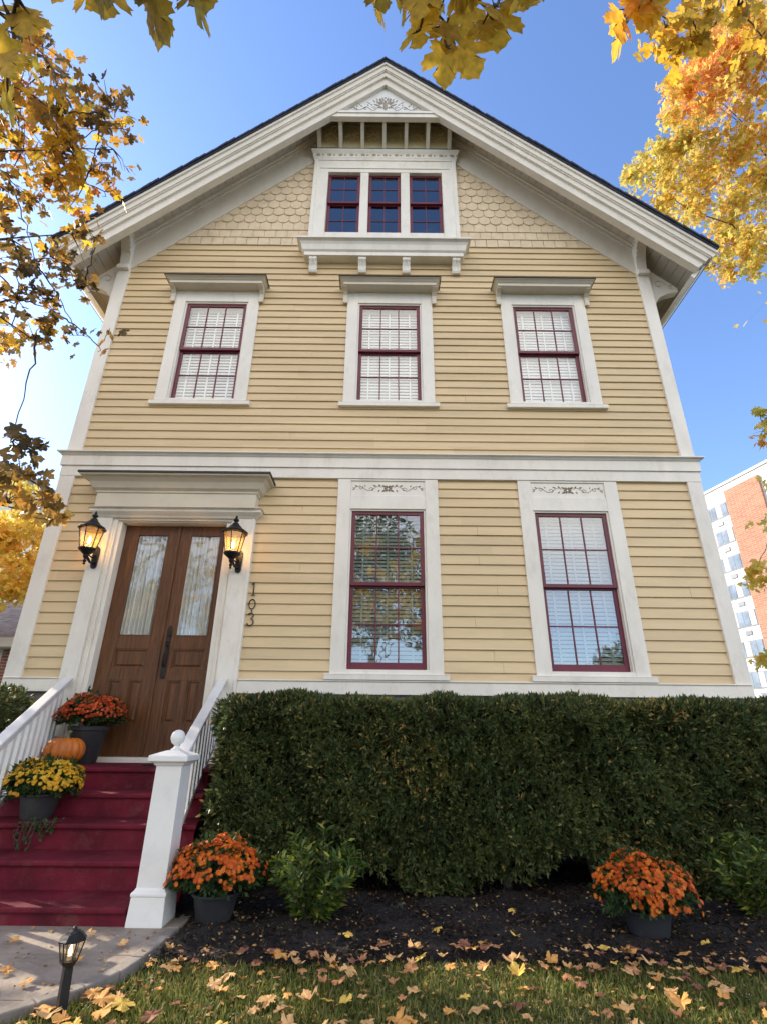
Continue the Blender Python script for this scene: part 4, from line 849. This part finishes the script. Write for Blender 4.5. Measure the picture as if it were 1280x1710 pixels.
tv = [(-.055, 0, 0), (.055, 0, 0), (.04, .55, .07), (-.04, .55, .07), (.0, 1, .22)]; tf = [(0, 1, 2, 3), (3, 2, 4, 4)]
o = leafmesh('grass', [(-.06, 0, 0), (.06, 0, 0), (.045, .6, .08), (-.02, 1, .25)], [(0, 1, 2, 3)], pos, tip, nr, np.r_[RS.uniform(.035, .07, len(pa)), RS.uniform(.05, .09, len(pb_))], np.clip(RS.normal(.45, .22, N), 0, 1), m_grass)
tag(o, 'short green lawn grass with thin patches in front of the bed', 'grass', kind='stuff')
m_chip = leafmat('bark_chips', [(0, (.012, .008, .006)), (.6, (.030, .020, .015)), (.9, (.075, .048, .03)), (1, (.14, .09, .05))], 0, .9)
N = 26000; x = RS.uniform(-1.55, 5.5, N); y = np.array([edge_y(v) for v in x])-.03+RS.rand(N)**1.0*1.9
k = ~((y > -2.57) & (x < -1.42+(-.53)*(y+2.57)/2.5+.01)) & ~((x < -1.36)); x, y = x[k], y[k]; N = len(x)
tip = rdir(N, 0, RS); tip[:, 2] *= .45; tip[:, 2] += .05
o = leafmesh('mulch_chips', *narrow(.32), np.c_[x, y, G0+.058+RS.uniform(-.012, .012, N)], tip, rdir(N, 1.2, RS), RS.uniform(.015, .055, N), RS.rand(N)**1.3*.95, m_chip); tag(o, 'dark shredded bark mulch chips', 'mulch', kind='stuff')
m_lit = leafmat('small_leaf_litter', [(0, (.22, .10, .035)), (.35, (.40, .20, .06)), (.7, (.55, .33, .10)), (1, (.60, .42, .22))], .25, .8)
N = 1600; x = RS.uniform(-1.4, 5, N); y = np.array([edge_y(v) for v in x])-.04+RS.rand(N)**1.4*1.75
k = ~((y > -2.57) & (x < -1.35+(-.53)*(y+2.57)/2.5)); x, y = x[k], y[k]; z = np.full(len(x), G0+.075)
x2 = RS.uniform(-2.2, 3.2, 3800); y2 = RS.uniform(-4.2, -3.0, 3800); k = offpath(np.c_[x2, y2]); x2, y2 = x2[k], y2[k]
x3 = np.r_[RS.uniform(-3.1, -1.45, 170), RS.uniform(-3.2, -1.7, 60)]; y3 = np.r_[RS.uniform(-3.6, -2.62, 170), RS.choice([-2.2, -1.82, -1.43, -1.03], 60)+.012]; z3 = np.r_[np.full(170, .008), np.zeros(60)]
for i in range(170, 230): z3[i] = {-2.2: .309, -1.82: .503, -1.43: .697, -1.03: .89}[round(y3[i]-.012, 2)]-.185 ; y3[i] += .17-RS.rand()*.1; 
k3 = np.array([(xx < px_edge(yy)-.05) for xx, yy in zip(x3, y3)]); k3[170:] = False; x3, y3, z3 = x3[k3], y3[k3], z3[k3]
X_ = np.r_[x, x2, x3]; Y_ = np.r_[y, y2, y3]; Z_ = np.r_[z, np.full(len(x2), G0+.025), z3]; N = len(X_)
o = leafmesh('leaf_litter', *narrow(.55), np.c_[X_, Y_, Z_], np.c_[RS.normal(size=(N, 2)), RS.normal(size=N)*.2], rdir(N, 1.6, RS), RS.uniform(.016, .04, N), RS.rand(N), m_lit); tag(o, 'tiny tan bits of leaf litter scattered over mulch, lawn and path', 'leaf litter', kind='stuff')
# individual fallen maple leaves
hv, hf = maple(True, .0, .0)
LK = [('tan', (.46, .25, .09), (.62, .37, .15)), ('reddish brown', (.31, .13, .05), (.46, .22, .09)), ('orange', (.48, .21, .05), (.62, .32, .08)), ('golden yellow', (.55, .34, .05), (.66, .44, .09)), ('dark russet', (.15, .055, .03), (.24, .10, .05))]
lmats = [surf('fallen_leaf_'+k_.replace(' ', '_'), b_, .75, .25, 25, bump=.3, bscale=60, second=a_) for k_, a_, b_ in LK]
protos = []
for v in range(9):
    r_ = random.Random(v+40); me_v = []; cu = r_.uniform(-1.0, 1.3); tw = r_.uniform(-.9, .9)
    star = 1.0
    for x, y, z in hv:
        rr_ = math.hypot(x, y-.3); me_v.append((x, y-.3, .10*rr_+cu*rr_*rr_*.8+tw*x*(y-.3)+.05*math.sin(9*x+v)))
    st = len(me_v); me_v += [(-.012, -.3, .01), (.012, -.3, .01), (.02+tw*.2, -.62, .06), (.0+tw*.2, -.62, .06)]
    me = bpy.data.meshes.new('fallen_leaf'); me.from_pydata(me_v, [], [tuple(f) for f in hf]+[(st, st+1, st+2, st+3)]); me.materials.append(lmats[0]); protos.append(me)
def fallen(x, y, z, s, kind, v, zone, zlab):
    me = protos[v]; key = (v, kind)
    if key not in fcache:
        m2 = me.copy(); m2.name = 'fallen_leaf'; m2.materials.clear(); m2.materials.append(lmats[kind]); fcache[key] = m2
    o = bpy.data.objects.new('fallen_leaf', fcache[key]); C.objects.link(o); o.location = (x, y, z); o.scale = (s, s, s)
    o.rotation_euler = (random.uniform(-.28, .28), random.uniform(-.28, .28), random.uniform(0, 6.28))
    tag(o, LK[kind][0]+' fallen maple leaf lying '+zlab, 'leaf', LK[kind][0]+' fallen maple leaves '+zone)
fcache = {}; placed = []
cnt = 0; tries = 0
random.seed(5)
while cnt < 265 and tries < 9000:
    tries += 1
    if random.random() < .34: x = random.uniform(-1.35, 2.6); y = edge_y(x)+random.gauss(-.04, .07)
    else: x = random.uniform(-1.9, 3.0); y = random.uniform(-4.15, -3.05)
    if y > -5.1 and x < px_edge(y)+.06: continue
    if any((x-a)**2+(y-b)**2 < (.045 if random.random() < .85 else .02)**2 for a, b in placed): continue
    if abs(x+1.54) < .04 and abs(y+3.7) < .04: continue
    placed.append((x, y)); k_ = random.choices(range(5), (38, 24, 18, 3, 17))[0]; s = random.choice((random.uniform(.03, .05), random.uniform(.045, .075), random.uniform(.06, .095)))
    onb = y > edge_y(x)-.02
    fallen(x, y, G0+(.085 if onb else .05)+random.uniform(0, .012), s, k_, random.randrange(9), 'at the bed edge' if onb else 'on the lawn', 'along the mulch edge' if onb else 'on the grass'); cnt += 1
for x, y in ((-1.50, -3.55), (-1.42, -3.62), (-1.63, -3.72), (-1.36, -3.75), (-1.5, -3.82), (-1.68, -3.86), (-1.3, -3.66), (-1.42, -3.9)): fallen(x+.03, y, G0+.06, random.uniform(.065, .10), 3 if random.random() < .5 else 2, random.randrange(9), 'round the path light', 'in the drift round the path light')
for x, y in ((-1.9, -2.75), (-2.3, -2.9), (-1.75, -3.2), (-2.05, -3.35), (-2.4, -3.3), (-1.6, -2.95), (-2.6, -2.7), (-1.85, -3.5)): fallen(x, y, .022, random.uniform(.05, .09), random.choice((0, 2, 4)), random.randrange(9), 'on the path', 'on the stone path')
for x, y in ((.9, -2.75), (2.1, -2.85), (1.0, -2.2), (-.2, -2.75), (.4, -2.6), (1.4, -2.95)): fallen(x, y, G0+.085, random.uniform(.05, .08), 3, random.randrange(9), 'on the mulch', 'on the dark mulch')
# ------------------------------------------------------------------ trees
m_fall = leafmat('golden_maple_leaf', [(0, (.11, .08, .04)), (.22, (.26, .17, .05)), (.38, (.55, .27, .05)), (.6, (.85, .50, .05)), (.82, (.90, .62, .06)), (.92, (.42, .38, .07)), (1, (.75, .26, .06))], .55, .45)
m_fall2 = leafmat('brown_green_maple_leaf', [(0, (.075, .06, .018)), (.35, (.16, .10, .025)), (.65, (.30, .15, .025)), (.9, (.50, .25, .03)), (1, (.34, .09, .03))], .5, .45)
m_far = leafmat('yellow_orange_tree_leaf', [(0, (.46, .46, .12)), (.35, (.80, .66, .14)), (.62, (.90, .66, .15)), (.85, (.90, .50, .14)), (1, (.86, .36, .13))], .55, .5)
m_green = leafmat('green_tree_leaf', [(0, (.03, .05, .012)), (.5, (.07, .09, .02)), (1, (.16, .14, .03))], .4, .5)
m_over = leafmat('olive_gold_maple_leaf', [(0, (.24, .20, .04)), (.35, (.50, .34, .045)), (.65, (.75, .47, .05)), (.9, (.88, .58, .05)), (1, (.85, .42, .05))], .68, .45)
MH = maple(True); ML = maple(False)
def branch_tree(name, label, base, trunk_top, r0, clusters, leafmat_, tmpl, seed, cat='tree', hang=.5, group=None, face=None, twig=True, limb=1.0):
    """clusters: (centre, radius3, n leaves, leaf size, tint mean, tint sd). Limb tubes run from the trunk to every cluster."""
    rs = np.random.RandomState(seed); root = tag(empty(name, tuple(base)), label, cat, group); tr = MB(); base = np.array(base, float); top = np.array(trunk_top, float)
    mid = (base+top)/2+rs.normal(size=3)*.12; tr.tube([base-np.array([0, 0, .2]), base+np.array([0, 0, .25]), mid, top], [r0*1.35, r0, r0*.85, r0*.6], 12)
    tk = tr.build('trunk', m_bark, root, smooth=True); br = MB(); P_, S_, T_, D_ = [], [], [], []; mains = []
    for (c, rad, n_, sz, tm, ts) in clusters:
        c = np.array(c, float); rad = np.array(rad, float)
        f = rs.uniform(.45, 1); s0 = base+(top-base)*f
        if mains and (len(P_) % 6):                        # side limbs fork from the nearest main limb
            dm = [np.linalg.norm(c-q) for q in mains]; j_ = int(np.argmin(dm))
            if dm[j_] < .7*np.linalg.norm(c-s0): s0 = mains[j_]
        mains.append(c); L = np.linalg.norm(c-s0)
        k1 = s0+(c-s0)*.4+np.array([0, 0, .12*L])+rs.normal(size=3)*.04*L
        rr = max(.008, min(r0*.3, L*.0065))*limb; rr *= 1.7 if L > 3 else 1
        pts = [s0*(1-t)**2+2*k1*t*(1-t)+c*t*t+rs.normal(size=3)*.018*L*math.sin(math.pi*t) for t in np.linspace(0, 1, 11)]
        br.tube(pts, [max(.004, rr*(1-t)**.8) for t in np.linspace(0, 1, 11)], 6)
        ntw = max(3, n_//14) if twig else 0
        u = rdir(n_, 0, rs)*(rs.rand(n_, 1)**(1/2.2)); p = c+u*rad
        if twig:
            tws = c+rdir(ntw, 0, rs)*(rs.rand(ntw, 1)**.5)*rad
            for q in tws:
                m_ = (c+q)/2+rs.normal(size=3)*.06*np.mean(rad); br.tube([c+(q-c)*.02, m_, q], [max(.003, rr*.18), .003, .0016], 4, cap=False)
            j = rs.randint(0, ntw, n_); t = rs.uniform(.25, 1.05, n_)[:, None]; p = c+(tws[j]-c)*t+rs.normal(size=(n_, 3))*np.minimum(sz*.8, .3*rad.mean())
        P_.append(p); S_.append(rs.uniform(.7, 1.2, n_)*sz); T_.append(np.clip(rs.normal(tm, ts, n_), 0, 1)); D_.append(u)
    br.build('branches', m_twig, root, smooth=True)
    P_ = np.concatenate(P_); N = len(P_); D_ = np.concatenate(D_); tip = D_*.6+rs.normal(size=(N, 3))*.45+np.array([0, 0, -hang]); nr = rs.normal(size=(N, 3))*.65+np.array([0, -.25, .7])
    if face is not None:
        tip = rs.normal(size=(N, 3))*.45+np.array([0, .35, -1.]); nr = rs.normal(size=(N, 3))*.38+np.array(face)
    leafmesh('crown', *tmpl, P_, tip, nr, np.concatenate(S_), np.concatenate(T_), leafmat_, root)
    return root
rs = np.random.RandomState(77)
def cl(px, py, dist, rpx, n_, sz, tm, ts, sq=1.0):
    c = at(px, py, dist); r_ = rpx/FPX*dist; return (c, (r_, r_*1.3, r_*sq), n_, sz, tm, ts)
# left maple: middle-distance foliage at the left edge of the picture
CL = []
for px, py, r_, n_, tm in ((30, 60, 60, 60, .35), (85, 110, 50, 60, .35), (20, 170, 70, 130, .6), (95, 190, 55, 110, .55), (150, 190, 45, 55, .35), (40, 250, 60, 130, .7), (110, 250, 50, 90, .6), (165, 215, 38, 30, .25), (185, 175, 25, 14, .2), (205, 215, 26, 12, .2), (90, 290, 50, 70, .5), (150, 285, 40, 35, .4), (190, 250, 26, 12, .3),
                           (15, 300, 40, 40, .3), (-30, 120, 70, 120, .6), (-40, 240, 80, 150, .6), (130, 330, 35, 25, .6), (175, 320, 24, 10, .7), (20, 400, 40, 30, .15), (60, 440, 45, 38, .15), (110, 440, 40, 34, .2), (30, 500, 40, 30, .12), (90, 520, 45, 36, .12), (140, 480, 35, 22, .2), (60, 570, 35, 18, .15), (130, 560, 28, 12, .12), (165, 578, 22, 7, .15), (20, 545, 40, 18, .6), (-40, 420, 60, 60, .3), (160, 410, 34, 22, .4), (120, 390, 35, 24, .35)):
    CL.append(cl(px, py, 5.2+rs.uniform(-.5, .9), r_*1.05, int(n_*.95), .070, tm-.04, .25))
for px, py, r_, n_, tm in ((20, 735, 34, 16, .08), (50, 745, 22, 6, .08), (35, 790, 38, 26, .15), (15, 840, 36, 20, .3), (70, 835, 34, 20, .25), (95, 865, 22, 8, .3), (-20, 780, 45, 30, .15)):
    CL.append(cl(px, py, 4.6+rs.uniform(-.2, .3), r_, n_, .085, tm, .1))
for px, py, d in ((-120, 60, 5.4), (-150, 220, 5.6), (-130, 380, 5.2), (-110, 520, 5.0), (-120, 640, 4.8), (-130, 800, 4.8), (-240, 120, 5.8), (-260, 320, 5.8), (-260, 520, 5.4), (-260, 720, 5.2), (-90, -60, 5.6), (-220, -40, 5.8)):
    CL.append(cl(px, py, d, 80, 90, .072, .45, .2))
# shade-giving body of the same crown, out of frame to the left
for i in range(26):
    c = np.array([rs.uniform(-9.5, -5.2), rs.uniform(-7.5, -2.2), rs.uniform(4.0, 9.5)]); CL.append((c, (1.0, 1.0, .8), 90, .11, .45, .2))
for i in range(46):
    c = np.array([rs.uniform(-12.5, -6.6), rs.uniform(-3.5, 1.5), rs.uniform(2.2, 8.5)]); CL.append((c, (1.0, 1.0, .8), 100, .13, .45, .2))
branch_tree('maple_tree', 'nearby maple with gold and brown leaves reaching in from the left edge', (-6.6, -4.2, G0), (-6.4, -4.0, 5.6), .24, CL, m_fall, ML, 31)
# overhead maple behind the camera: large close leaves along the top
CL = []
for px, py, r_, n_, d, tm in ((25, 25, 48, 9, 2.3, .35), (110, 0, 40, 4, 2.5, .45), (165, -5, 34, 5, 2.4, .3), (228, 12, 30, 6, 2.4, .15), (275, 25, 26, 5, 2.4, .12), (330, 28, 22, 3, 2.3, .10), (20, 70, 24, 2, 2.3, .4), (300, -15, 30, 4, 2.4, .2), (5, 215, 22, 2, 2.6, .25),
                              (665, 15, 22, 5, 2.5, .4), (710, 40, 30, 8, 2.4, .5), (745, 75, 26, 6, 2.4, .45), (780, 15, 32, 8, 2.5, .5), (815, 55, 26, 6, 2.4, .4), (850, 20, 26, 6, 2.5, .4), (700, 85, 18, 2, 2.4, .5), (745, 112, 10, 1, 2.3, .5), (750, -10, 60, 12, 2.5, .4), (640, -5, 10, 1, 2.4, .2), (870, -5, 24, 4, 2.4, .4),
                              (1050, 20, 26, 5, 2.9, .7), (1090, 12, 22, 4, 2.9, .6), (1050, 50, 18, 3, 2.9, .7), (1038, 82, 10, 2, 3.0, .35), (1080, -15, 40, 6, 2.9, .6)):
    CL.append(cl(px, py-(34 if d < 2.75 else 36), d, r_*1.05, max(1, int(n_*.62)), .122, tm+.05, .17))
for px, py, r_, n_, d, tm in ((1110, 45, 30, 26, 4.6, .5), (1150, 25, 34, 30, 4.8, .45), (1165, 65, 28, 20, 4.8, .5), (1115, 85, 22, 14, 4.8, .6), (1195, 40, 28, 20, 5, .45), (1230, 15, 34, 30, 5.0, .45), (1270, 60, 36, 30, 5.2, .5)):
    CL.append(cl(px, py, d, r_, n_, .075, tm, .15))
for px, py, d in ((60, -250, 2.9), (170, -290, 3.1), (290, -280, 3.0), (380, -340, 3.6), (560, -300, 3.2), (700, -260, 2.9), (820, -280, 3.0), (930, -340, 3.6), (1080, -290, 3.4), (1190, -240, 3.8), (640, -330, 4.0), (240, -330, 3.9), (1000, -380, 4.4), (480, -420, 4.6)):
    CL.append(cl(px, py, d, 90, 26, .122, .45, .18))
for i in range(10):
    c = np.array([rs.uniform(-2.5, 7.0), rs.uniform(-13, -9.5), rs.uniform(4.6, 8.0)]); CL.append((c, (1.1, 1.1, .7), 60, .13, .4, .2))
branch_tree('overhanging_maple', 'big-leaved maple whose olive and gold leaves hang along the top of the view', (2.6, -10.4, G0), (2.2, -10.0, 5.2), .26, CL, m_over, MH, 32, face=(0, -.7, -.55))
# big yellow and orange tree right behind the house corner
CL = []; D = 17.0; tt_0 = at(1460, 300, 19.0)
spec = [(1235, 40, 70, .62), (1180, 60, 50, .7), (1150, 110, 45, .9), (1215, 110, 60, .9), (1270, 150, 80, .62), (1160, 140, 45, .85), (1190, 180, 55, .75), (1130, 150, 34, .6), (1240, 230, 70, .55), (1180, 240, 60, .5), (1130, 240, 40, .4), (1110, 250, 30, .4), (1075, 285, 36, .4), (1110, 300, 44, .45), (1160, 300, 60, .5), (1220, 310, 70, .5), (1280, 300, 70, .5), (1110, 345, 30, .5), (1160, 360, 50, .5), (1210, 380, 55, .45), (1265, 380, 60, .45), (1185, 430, 36, .5), (1235, 430, 34, .55), (1215, 455, 26, .6), (1310, 200, 90, .6), (1340, 350, 90, .5), (1300, 60, 80, .7), (1050, 290, 16, .4), (1265, 430, 30, .45), (1120, 190, 20, .6)]
for px, py, r_, tm in spec:
    for q in range(3):
        CL.append(cl(px+rs.uniform(-.4, .4)*r_, py+rs.uniform(-.4, .4)*r_, D+rs.uniform(-1.5, 2.5), r_*.62, int(3.1*r_), .105, tm-.02, .22, 1.0))
for i in range(12): c = tt_0+np.array([rs.uniform(-.5, 4), rs.uniform(-2, 3), rs.uniform(-3, 4)]); CL.append((c, (1.8, 1.8, 1.5), 170, .18, .5, .2))
tt_ = at(1460, 400, 19.0)
branch_tree('yellow_tree', 'tall yellow and orange autumn tree rising behind the right end of the roof', (tt_[0]+.3, tt_[1], G0), tuple(tt_), .34, CL, m_far, ML, 33, limb=.5)
# twiggy branch low at the right edge, a small tree nearer
CL = [cl(1268, 690, 13, 12, 26, .11, .2, .12), cl(1272, 720, 13, 14, 24, .11, .6, .2), cl(1265, 745, 13, 10, 14, .11, .75, .15), cl(1290, 700, 13, 22, 60, .11, .3, .2), cl(1262, 950, 13, 14, 40, .12, .5, .1), cl(1285, 965, 13, 26, 80, .12, .45, .1), cl(1295, 1090, 13.5, 24, 70, .12, .5, .15), cl(1272, 1100, 13.5, 12, 24, .12, .5, .1), cl(1330, 850, 13, 60, 160, .12, .45, .2), cl(1330, 1000, 13, 50, 120, .12, .45, .2)]
branch_tree('young_tree', 'slender young tree with sparse gold leaves at the right edge before the apartment block', tuple([10.8, 2.3, G0]), (10.6, 2.3, 5.0), .08, CL, m_far, ML, 34)
# yellow tree left, behind the neighbouring house
CL = []
for px, py, r_, tm in ((10, 880, 40, .6), (45, 870, 36, .62), (80, 900, 26, .6), (20, 930, 45, .65), (62, 940, 34, .62), (10, 980, 40, .62), (35, 985, 26, .6), (-40, 900, 70, .6), (30, 830, 30, .45), (-50, 990, 60, .6), (75, 970, 16, .6), (-20, 800, 50, .5)):
    for q in range(3): CL.append(cl(px+rs.uniform(-.4, .4)*r_, py+rs.uniform(-.4, .4)*r_, 15+rs.uniform(-.8, 1.2), r_*.66, int(r_*2.8), .13, tm-.1, .18))
branch_tree('golden_tree', 'backlit golden tree standing left of the house above the neighbouring roof', (-11.2, 5.6, G0), (-11.0, 5.6, 4.0), .2, CL, m_far, ML, 35)
# bare-ish twigs behind left (dark), a thin tree
CL = [cl(85, 830, 24, 16, 30, .1, .1, .1), cl(70, 870, 24, 16, 26, .1, .1, .1), cl(95, 880, 24, 10, 12, .1, .1, .1), cl(40, 790, 24, 30, 30, .1, .1, .1)]
branch_tree('bare_tree', 'thin nearly bare grey tree seen through the golden one at left', (-15.5, 15, G0), (-15.3, 15, 7), .12, CL, m_fall2, ML, 36)
# street trees behind the camera whose reflection shows in the panes
for i, (bx, by, cr, hh, nm) in enumerate(((-.6, -29, 6.3, 18.5, 'left'), (8.2, -34, 4.6, 12, 'right'), (-15, -28, 5, 14, 'x'), (20, -32, 4.5, 10, 'y'))):
    CL = []
    for q in range(44 if i == 0 else 26):
        u = rdir(1, 0, rs)[0]*rs.rand()**.4; CL.append((np.array([bx, by, hh*.62])+u*np.array([cr, cr, hh*.36])*.8, (1.6, 1.6, 1.3), 130, .28, .5, .2))
    lab = ['tallest dark green street tree, straight across the road from the house', 'green street tree across the road facing the right-hand windows', 'green street tree across the road at the far left', 'green street tree across the road at the far right'][i]
    branch_tree('street_tree', lab, (bx, by, G0), (bx, by, hh*.5), .3, CL, m_green, leaf4, 40+i, group='street trees across the road', twig=False)
# ------------------------------------------------------------------ apartment block
m_awhite = surf('white_panel_render', (.70, .68, .65), .7, .03, .3, bump=0)
m_aglass = surf('apartment_glass', (.22, .27, .33), .15, .3, .6, bump=0); m_agrey = surf('grey_window_frame', (.25, .26, .28), .5, .1, 1, bump=0); m_acur = surf('apartment_curtain', (.62, .58, .50), .8, .1, 1, bump=0)
P1 = np.array([34.2, 50.8-7.0]); P2 = np.array([36.0, 43.1-7.0]); dv = (P1-P2)/np.linalg.norm(P1-P2)    # towards the far end
ang = math.atan2(dv[1], dv[0])
apt = tag(empty('apartment_building', (P2[0], P2[1], 0)), 'white and orange-brick mid-rise apartment building beyond the right side of the house', 'building'); apt.rotation_euler = (0, 0, 0)
def loc(u, v, z):  # u along facade (0 at P2, + far), v outward (towards camera side)
    nrm_ = np.array([-dv[1], dv[0]]); nrm_ = nrm_ if nrm_ @ (-P2) > 0 else -nrm_
    q = P2+dv*u+nrm_*v; return (q[0], q[1], z)
def abox(mb, u0, u1, v0, v1, z0, z1):
    c_ = [loc(u, v, z) for z in (z0, z1) for u, v in ((u0, v0), (u1, v0), (u1, v1), (u0, v1))]
    mb.add(c_, [(0, 3, 2, 1), (4, 5, 6, 7), (0, 1, 5, 4), (1, 2, 6, 5), (2, 3, 7, 6), (3, 0, 4, 7)])
HR = 25.25
mb = MB(); abox(mb, -9, 20, -14, 0, -.2, HR); mb.build('wall', m_awhite, apt)
# brick panel from azimuth 35.93 to the next window bay
def u_at(az):   # intersection of the azimuth ray with the facade line
    a = R(az); d = np.array([math.sin(a), math.cos(a)]); o = np.array([0, -7.0]); A = np.array([[d[0], -dv[0]], [d[1], -dv[1]]]); s = np.linalg.solve(A, P2-o); return s[1]
ub0, ub1 = u_at(35.95), u_at(38.9)
mb = MB(); abox(mb, ub1, ub0, 0, .25, -.2, HR-1.0); mb.build('brick_panel', m_brickfar, apt)
mb = MB(); abox(mb, -9.05, 20.05, -14, .12, HR-.25, HR); mb.build('parapet', m_awhite, apt)
def apt_window(u0, u1, z0, z1, i):
    f = MB(); abox(f, u0, u1, .0, .05, z0, z1); w_ = f.build('window', m_agrey, apt); n_ = 4
    g_ = MB(); c_ = MB()
    for k_ in range(n_):
        a = u0+(u1-u0)*(k_+.06)/n_; b = u0+(u1-u0)*(k_+.94)/n_
        g_ = MB(); abox(g_, a, b, .05, .07, z0+.1, z1-.1); cur = (k_+i) % 3 == 1; g_.build('curtained_pane' if cur else 'pane', m_acur if cur else m_aglass, w_)
for i in range(8):
    zc = 1.25+(.352-.0455*i)*2.52*24
    if zc < 2: break
    apt_window(u_at(35.75), u_at(33.9), zc-.75, zc+.75, i)
    apt_window(u_at(41.6), u_at(39.3), zc-.75, zc+.75, i+1)
    v_ = MB(); um = u_at(34.9); abox(v_, um-.35, um+.35, 0, .08, zc-1.5, zc-1.1); v_.build('vent', m_agrey, apt)
# ------------------------------------------------------------------ neighbouring house left
nb = tag(empty('neighbouring_house', (-17, 10, 0)), 'white neighbouring house with weathered grey shingle roof and brick chimney base at far left', 'house')
m_nwall = surf('neighbour_white_siding', (.72, .71, .70), .7, .04, 1, bump=0); m_nroof = surf('weathered_grey_shingles', (.27, .23, .22), .9, .25, 4, (1, 1, 3), .6, 8, bdist=.03)
NX, NY_ = -8.4, 6.4
mb = MB(); mb.box(NX-7.0, NX-.4, NY_, NY_+7, -.2, 3.3); mb.build('wall', m_nwall, nb)
mb = MB(); mb.box(NX-.98, NX-.55, NY_-.12, NY_, -.2, 3.05); mb.build('brick_pier', m_brick, nb)
mb = MB(); mb.add([(NX-7.3, NY_-.45, 3.28), (NX+.0, NY_-.45, 3.28), (NX+.0, NY_+2.2, 4.75), (NX-7.3, NY_+2.2, 4.75), (NX-7.3, NY_-.45, 3.16), (NX, NY_-.45, 3.16), (NX, NY_+2.2, 4.63), (NX-7.3, NY_+2.2, 4.63)], [(0, 1, 2, 3), (7, 6, 5, 4), (0, 4, 5, 1), (1, 5, 6, 2), (2, 6, 7, 3), (3, 7, 4, 0)]); mb.build('roof', m_nroof, nb)
mb = MB(); mb.box(NX-7.3, NX+.02, NY_-.50, NY_-.45, 3.08, 3.3).box(NX-7.0, NX-.2, NY_-.42, NY_, 3.06, 3.16); mb.build('fascia', m_nwall, nb)
mb = MB()
for k_ in range(14): mb.prism([(NY_+2.19, 4.6+k_*.16), (NY_+2.215, 4.6+k_*.16), (NY_+2.2, 4.76+k_*.16), (NY_+2.24, 4.76+k_*.16)][::-1], 'x', NX-7, NX-.2) if False else mb.box(NX-7, NX-.2, NY_+2.2-.012*(k_ % 2)-.004, NY_+2.3, 4.6+k_*.16, 4.75+k_*.16)
mb.box(NX-7, NX-.2, NY_+2.22, NY_+7, 4.4, 6.84).prism([(NX-7.2, 6.84), (NX, 6.84), (NX-3.6, 9.0)], 'y', NY_+2.25, NY_+7); mb.build('upper_wall', m_nwall, nb)
mb = MB()
for s_ in (-1, 1): mb.prism([(NX-3.6, 9.2), (NX-3.6+s_*4.0, 6.8), (NX-3.6+s_*4.0, 6.65), (NX-3.6, 9.05)], 'y', NY_+1.9, NY_+7.2)
mb.build('upper_roof', m_nroof, nb)
# far shrubs at the foot of the apartment block
shrub(13.5, 7.5, 2.4, 2.3, 60, 'dark green shrub beyond the right corner of the house', 51, leafmat('dark_shrub_leaf', [(0, (.02, .035, .01)), (1, (.05, .08, .02))], .25, .5), L=.16, nl=40)
shrub(-7.1, 3.0, 1.5, 2.1, 50, 'red and green shrub beside the left side of the house', 52, leafmat('reddish_shrub_leaf', [(0, (.04, .07, .015)), (.5, (.12, .12, .02)), (1, (.45, .08, .02))], .3, .5), L=.12, nl=40)
